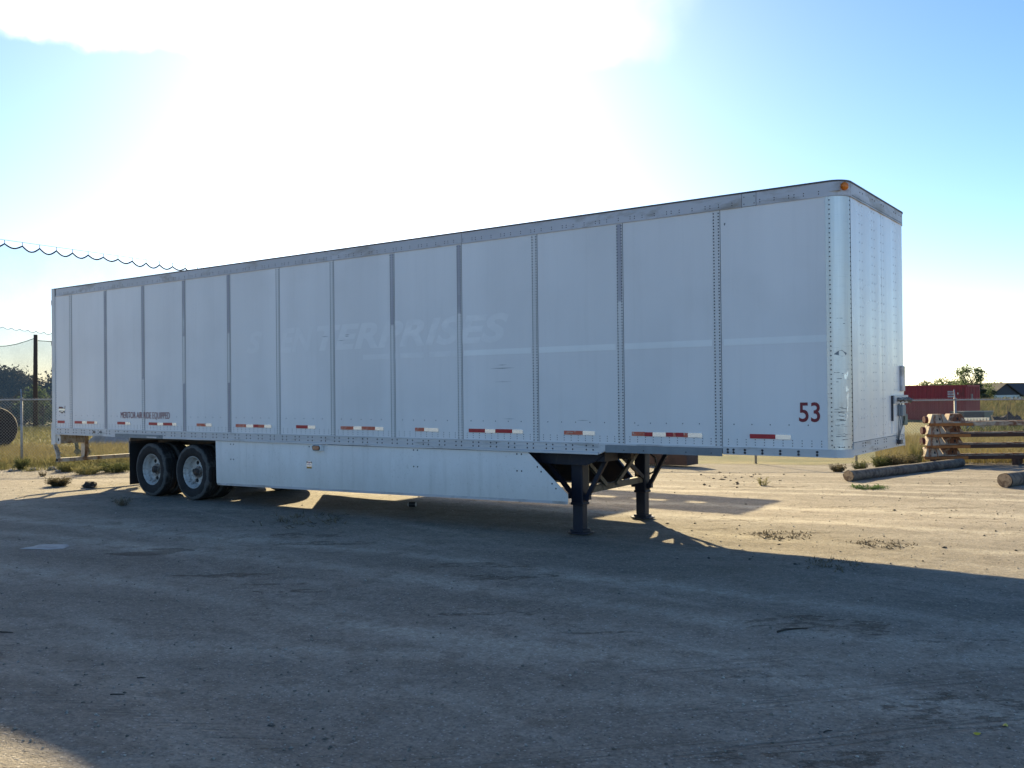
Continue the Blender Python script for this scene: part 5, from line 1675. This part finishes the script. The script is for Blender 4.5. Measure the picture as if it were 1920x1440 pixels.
# ------------------------------------------------------------------ trees
def tree(name, label, base, h, rx, rz, n, leaf, mat, seed, group=None, trunk_r=0.15, clumps=14, airy=0.5, low=0.25):
    r = np.random.default_rng(seed)
    root = empty(name, base)
    b = MB()
    b.tube([(0, 0, -0.3), (0.02 * h, 0, h * 0.3), (0, 0.02 * h, h * 0.62), (0.01 * h, 0, h * 0.92)], [trunk_r, trunk_r * .75, trunk_r * .45, trunk_r * .15], 8)
    cs = []
    for i in range(clumps):
        a = r.random() * 2 * PI; q = math.sqrt(r.random()); zc = h * (low + (1 - low) * r.random())
        lim = math.sqrt(max(0.08, 1 - ((zc / h - (0.5 + low / 2)) / (0.5 - low / 2 + 0.02)) ** 2))
        c = Vector((rx * q * lim * math.cos(a), rx * q * lim * math.sin(a), zc))
        cs.append((c, rx * (0.22 + 0.28 * r.random())))
        p0 = Vector((0, 0, max(h * 0.12, c.z - 0.3 * h)))
        b.tube([p0, p0.lerp(c, 0.55) + Vector((0, 0, 0.03 * h)), c], [trunk_r * .35, trunk_r * .22, trunk_r * .06], 5)
    b.build('trunk', M['pole'], root, smooth=True)
    ci = r.integers(0, clumps, n)
    C = np.array([tuple(c) for c, _ in cs])[ci]; Rr = np.array([q for _, q in cs])[ci]
    d = r.normal(size=(n, 3)); d /= np.linalg.norm(d, axis=1)[:, None]
    P = C + d * (Rr * (airy + (1.25 - airy) * r.random(n)))[:, None] * np.array([1, 1, 0.8])
    P[:, 2] = np.maximum(P[:, 2], 0.03 * h)
    t1 = r.normal(size=(n, 3)); t1 /= np.linalg.norm(t1, axis=1)[:, None]
    t2 = np.cross(t1, r.normal(size=(n, 3))); t2 /= np.linalg.norm(t2, axis=1)[:, None]
    s1 = leaf * (0.6 + 0.8 * r.random(n))[:, None]
    V = np.stack([P - t1 * s1, P - t2 * s1 * .55, P + t1 * s1, P + t2 * s1 * .55], 1).reshape(-1, 3)
    F = np.arange(n * 4).reshape(-1, 4)
    link('crown', raw_mesh('crown', V, F, mat), root)
    return tag(root, label, 'tree', group)


def tz(px, d):
    o = at(px, d); return (o.x, o.y, terr(o.x, o.y) - 0.1)


# behind the container
tree('broad_tree', 'low rounded green tree over the left half of the red container', tz(1738, 128), 4.7, 2.1, 0, 2600, 0.13, M['leaf_a'], 1)
tree('broad_tree', 'rounded light green tree over the right half of the red container', tz(1782, 130), 4.8, 2.6, 0, 3600, 0.13, M['leaf_a'], 2)
tree('broad_tree', 'small dark tree between the two rounded trees over the container', tz(1757, 134), 4.6, 1.0, 0, 1300, 0.13, M['leaf_b'], 3)
tree('open_tree', 'tallest airy tree rising right behind the red container', tz(1822, 124), 5.8, 2.5, 0, 3600, 0.12, M['leaf_a'], 4, None, 0.14, 26, 0.2, 0.2)
tree('broad_tree', 'dense dark tree at the right end of the red container', tz(1843, 122), 3.9, 1.3, 0, 2600, 0.12, M['leaf_b'], 5, None, 0.14, 16, 0.4, 0.05)
tree('open_tree', 'thin small tree just left of the house roof', tz(1861, 172), 5.0, 1.7, 0, 1300, 0.14, M['leaf_a'], 6, None, 0.12, 12, 0.3, 0.1)
tree('open_tree', 'small pointed tree peeking over the left roof slope', tz(1878, 190), 5.5, 1.2, 0, 900, 0.15, M['leaf_b'], 7, None, 0.12, 10, 0.3, 0.1)
tree('broad_tree', 'low dark bush in the gap between container and house', tz(1851, 140), 3.4, 1.6, 0, 1800, 0.14, M['leaf_b'], 8, None, 0.12, 12, 0.4, 0.05)
# dark wood at the left, behind the netting
for i, (px, d, h, rx, lab) in enumerate((
        (-22, 80, 3.9, 2.7, 'dark tree at the very left edge of the row behind the netting'), (8, 82, 4.1, 2.6, 'dark tree above the round bale, second from the left edge'),
        (32, 84, 3.75, 2.4, 'dark tree above the arm of the left fence post'), (55, 86, 3.5, 2.1, 'dark tree directly left of the wooden pole'),
        (78, 95, 2.6, 1.8, 'lowest dark tree, directly right of the wooden pole'), (102, 88, 3.7, 2.2, 'dark tree partly hidden by the rear edge of the trailer'))):
    tree('dark_tree', lab, tz(px, d), h, rx, 0, 4600, 0.13, M['leaf_c'], 20 + i, 'dark trees behind the left netting', 0.16, 24, 0.25, 0.04)
for i, (px, d, h, rx, lab) in enumerate((
        (12, 64, 2.0, 1.7, 'low brown shrub behind the round bale'), (46, 63, 2.0, 1.6, 'low brown shrub left of the foot of the wooden pole'),
        (80, 61, 2.3, 1.5, 'green shrub right of the foot of the wooden pole'))):
    tree('leafy_shrub', lab, tz(px, d), h, rx, 0, 2800, 0.09, M['leaf_a'] if i > 1 else M['leaf_c'], 40 + i, 'shrubs below the dark tree row', 0.06, 18, 0.25, 0.02)

# ------------------------------------------------------------------ netting and pole at left
po = at(66, 57.0)
o = MB().tube([(0, 0, -0.5), (0.02, 0, 2.5), (0.05, 0.02, 5.65)], [0.14, 0.13, 0.115], 12).build('wooden_pole', M['pole'], None, smooth=True, loc=(po.x, po.y, terr(po.x, po.y)))
tag(o, 'dark wooden pole standing beyond the left fence', 'pole')


def netting(label, A, B, za, zb, n, sag, seed, cable=0.0, thick=0.03):
    """net sheet hung from a rope in scallops; A, B ground ends, za, zb top heights"""
    root = empty('hanging_net', (A.x, A.y, 0)); A0 = Vector((A.x, A.y, 0))
    pts = []
    for i in range(n):
        for q in range(8):
            t = (i + q / 8) / n
            p = A.lerp(B, t); z = za + (zb - za) * t - sag * (0.72 + 0.4 * random.Random(seed * 100 + i).random()) * math.sin(PI * q / 8)
            pts.append(Vector((p.x - A.x, p.y - A.y, z)))
    pts.append(Vector((B.x - A.x, B.y - A.y, zb)))
    MB().tube(pts, thick, 5).build('edge_rope', M['rope'], root, smooth=True)
    if cable:
        MB().tube([Vector((0, 0, za + cable)), Vector((B.x - A.x, B.y - A.y, zb + cable))], thick * 0.35, 4).build('support_cable', M['cable'], root)
        for i in range(n + 1):
            t = i / n; p = A.lerp(B, t) - A
            z = za + (zb - za) * t
            MB().tube([(p.x, p.y, z - 0.02), (p.x, p.y, z + cable)], thick * 0.4, 4).build('hanger', M['rope'], root)
    vs = []; fs = []
    for p in pts:
        vs.append((p.x, p.y, terr(p.x + A.x, p.y + A.y))); vs.append((p.x, p.y, p.z))
    for i in range(len(pts) - 1):
        fs.append((2 * i, 2 * i + 2, 2 * i + 3, 2 * i + 1))
    MB().add(vs, fs).build('net_sheet', M['net'], root, smooth=True)
    return tag(root, label, 'netting')


hz_l = lambda px: 733.0 + (960 - px) * 0.0129     # horizon row
def ztop(px, py, d): return CAM_POS.z + (733.0 - 0.0 + (960 - px) * 0.01046 - py) * d / FPX
d0, d1 = 73.0, 89.0
A = at(-60, 70.8); B = at(372, 89.6)
netting('tall hanging net with large scalloped top edge at upper left', A, B, ztop(-60, 447, 70.8), ztop(372, 506, 89.6), 15, 0.36, 1, 0.30, 0.065)
A = at(-60, 150); B = at(140, 168)
netting('farther net with small scallops behind the wooden pole', A, B, ztop(-60, 604, 150), ztop(140, 630, 168), 13, 0.35, 2, 0.0, 0.05)
A = at(-80, 56); B = at(66, 57.2)
netting('low sagging net strung left of the wooden pole', A, B, ztop(-80, 628, 56), ztop(66, 634, 57.2), 1, 0.62, 3, 0.0, 0.022)
A = at(66, 57.3); B = at(200, 59)
netting('low net strung right of the wooden pole towards the trailer', A, B, ztop(66, 638, 57.3), ztop(200, 640, 59), 1, 0.12, 4, 0.0, 0.022)

# ------------------------------------------------------------------ bale, heap, cactus at left
o = at(-12, 33.5); zb_ = terr(o.x, o.y)
bale = empty('round_bale', (o.x, o.y, zb_), None, math.atan2(RH.y, RH.x) + 0.54)
tag(bale, 'dark round hay bale behind the fence at the left edge', 'bale')
n, mseg = 40, 8; vs = []; fs = []
for j in range(mseg + 1):
    t = j / mseg
    for i in range(n):
        th = 2 * PI * i / n; rr = 0.77 * (1 + 0.03 * (float(vnoise(i * 0.9, t * 6, 99)) - .5)) * (0.97 if j in (0, mseg) else 1)
        vs.append((rr * math.cos(th), t * 1.25, 0.75 + rr * math.sin(th)))
for j in range(mseg):
    for i in range(n):
        fs.append((j * n + i, j * n + (i + 1) % n, (j + 1) * n + (i + 1) % n, (j + 1) * n + i))
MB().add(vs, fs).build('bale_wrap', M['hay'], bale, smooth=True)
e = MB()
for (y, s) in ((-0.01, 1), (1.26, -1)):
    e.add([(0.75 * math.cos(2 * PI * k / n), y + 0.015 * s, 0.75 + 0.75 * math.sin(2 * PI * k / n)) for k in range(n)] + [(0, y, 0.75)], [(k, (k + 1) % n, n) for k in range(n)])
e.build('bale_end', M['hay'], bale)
o = at(236, 36.0)
lump('gravel_heap', 'grey gravel heap seen under the rear of the trailer', 'heap', (o.x, o.y, terr(o.x, o.y)), 1.5, 1.2, 0.75, M['gravel'], 55, 28, 0.25)
o = at(148, 27.6); cz = terr(o.x, o.y)
cac = empty('cactus', (o.x, o.y, cz)); tag(cac, 'small brown cactus with flat pads behind the rear bumper bar', 'cactus')
for (dx, dz, tilt, w_, h_) in ((0.0, 0.0, -0.25, 0.13, 0.34), (-0.06, 0.28, -0.15, 0.06, 0.28), (0.16, 0.05, 0.5, 0.11, 0.28), (-0.42, 0.0, -0.8, 0.10, 0.32), (0.22, 0.2, 0.15, 0.07, 0.18)):
    vs = []; fs = []; n = 12; mm = 6
    for j in range(mm + 1):
        ph = PI * j / mm - PI / 2
        for i in range(n):
            th = 2 * PI * i / n
            vs.append((w_ * math.cos(ph) * math.cos(th), 0.03 * math.cos(ph) * math.sin(th), h_ / 2 * (1 + math.sin(ph))))
    for j in range(mm):
        for i in range(n):
            fs.append((j * n + i, j * n + (i + 1) % n, (j + 1) * n + (i + 1) % n, (j + 1) * n + i))
    p = MB().add(vs, fs).build('pad', M['cactus'], cac, smooth=True)
    d = RH * dx
    p.location = (d.x, d.y, dz); p.rotation_euler = (0, tilt, math.atan2(RH.y, RH.x))
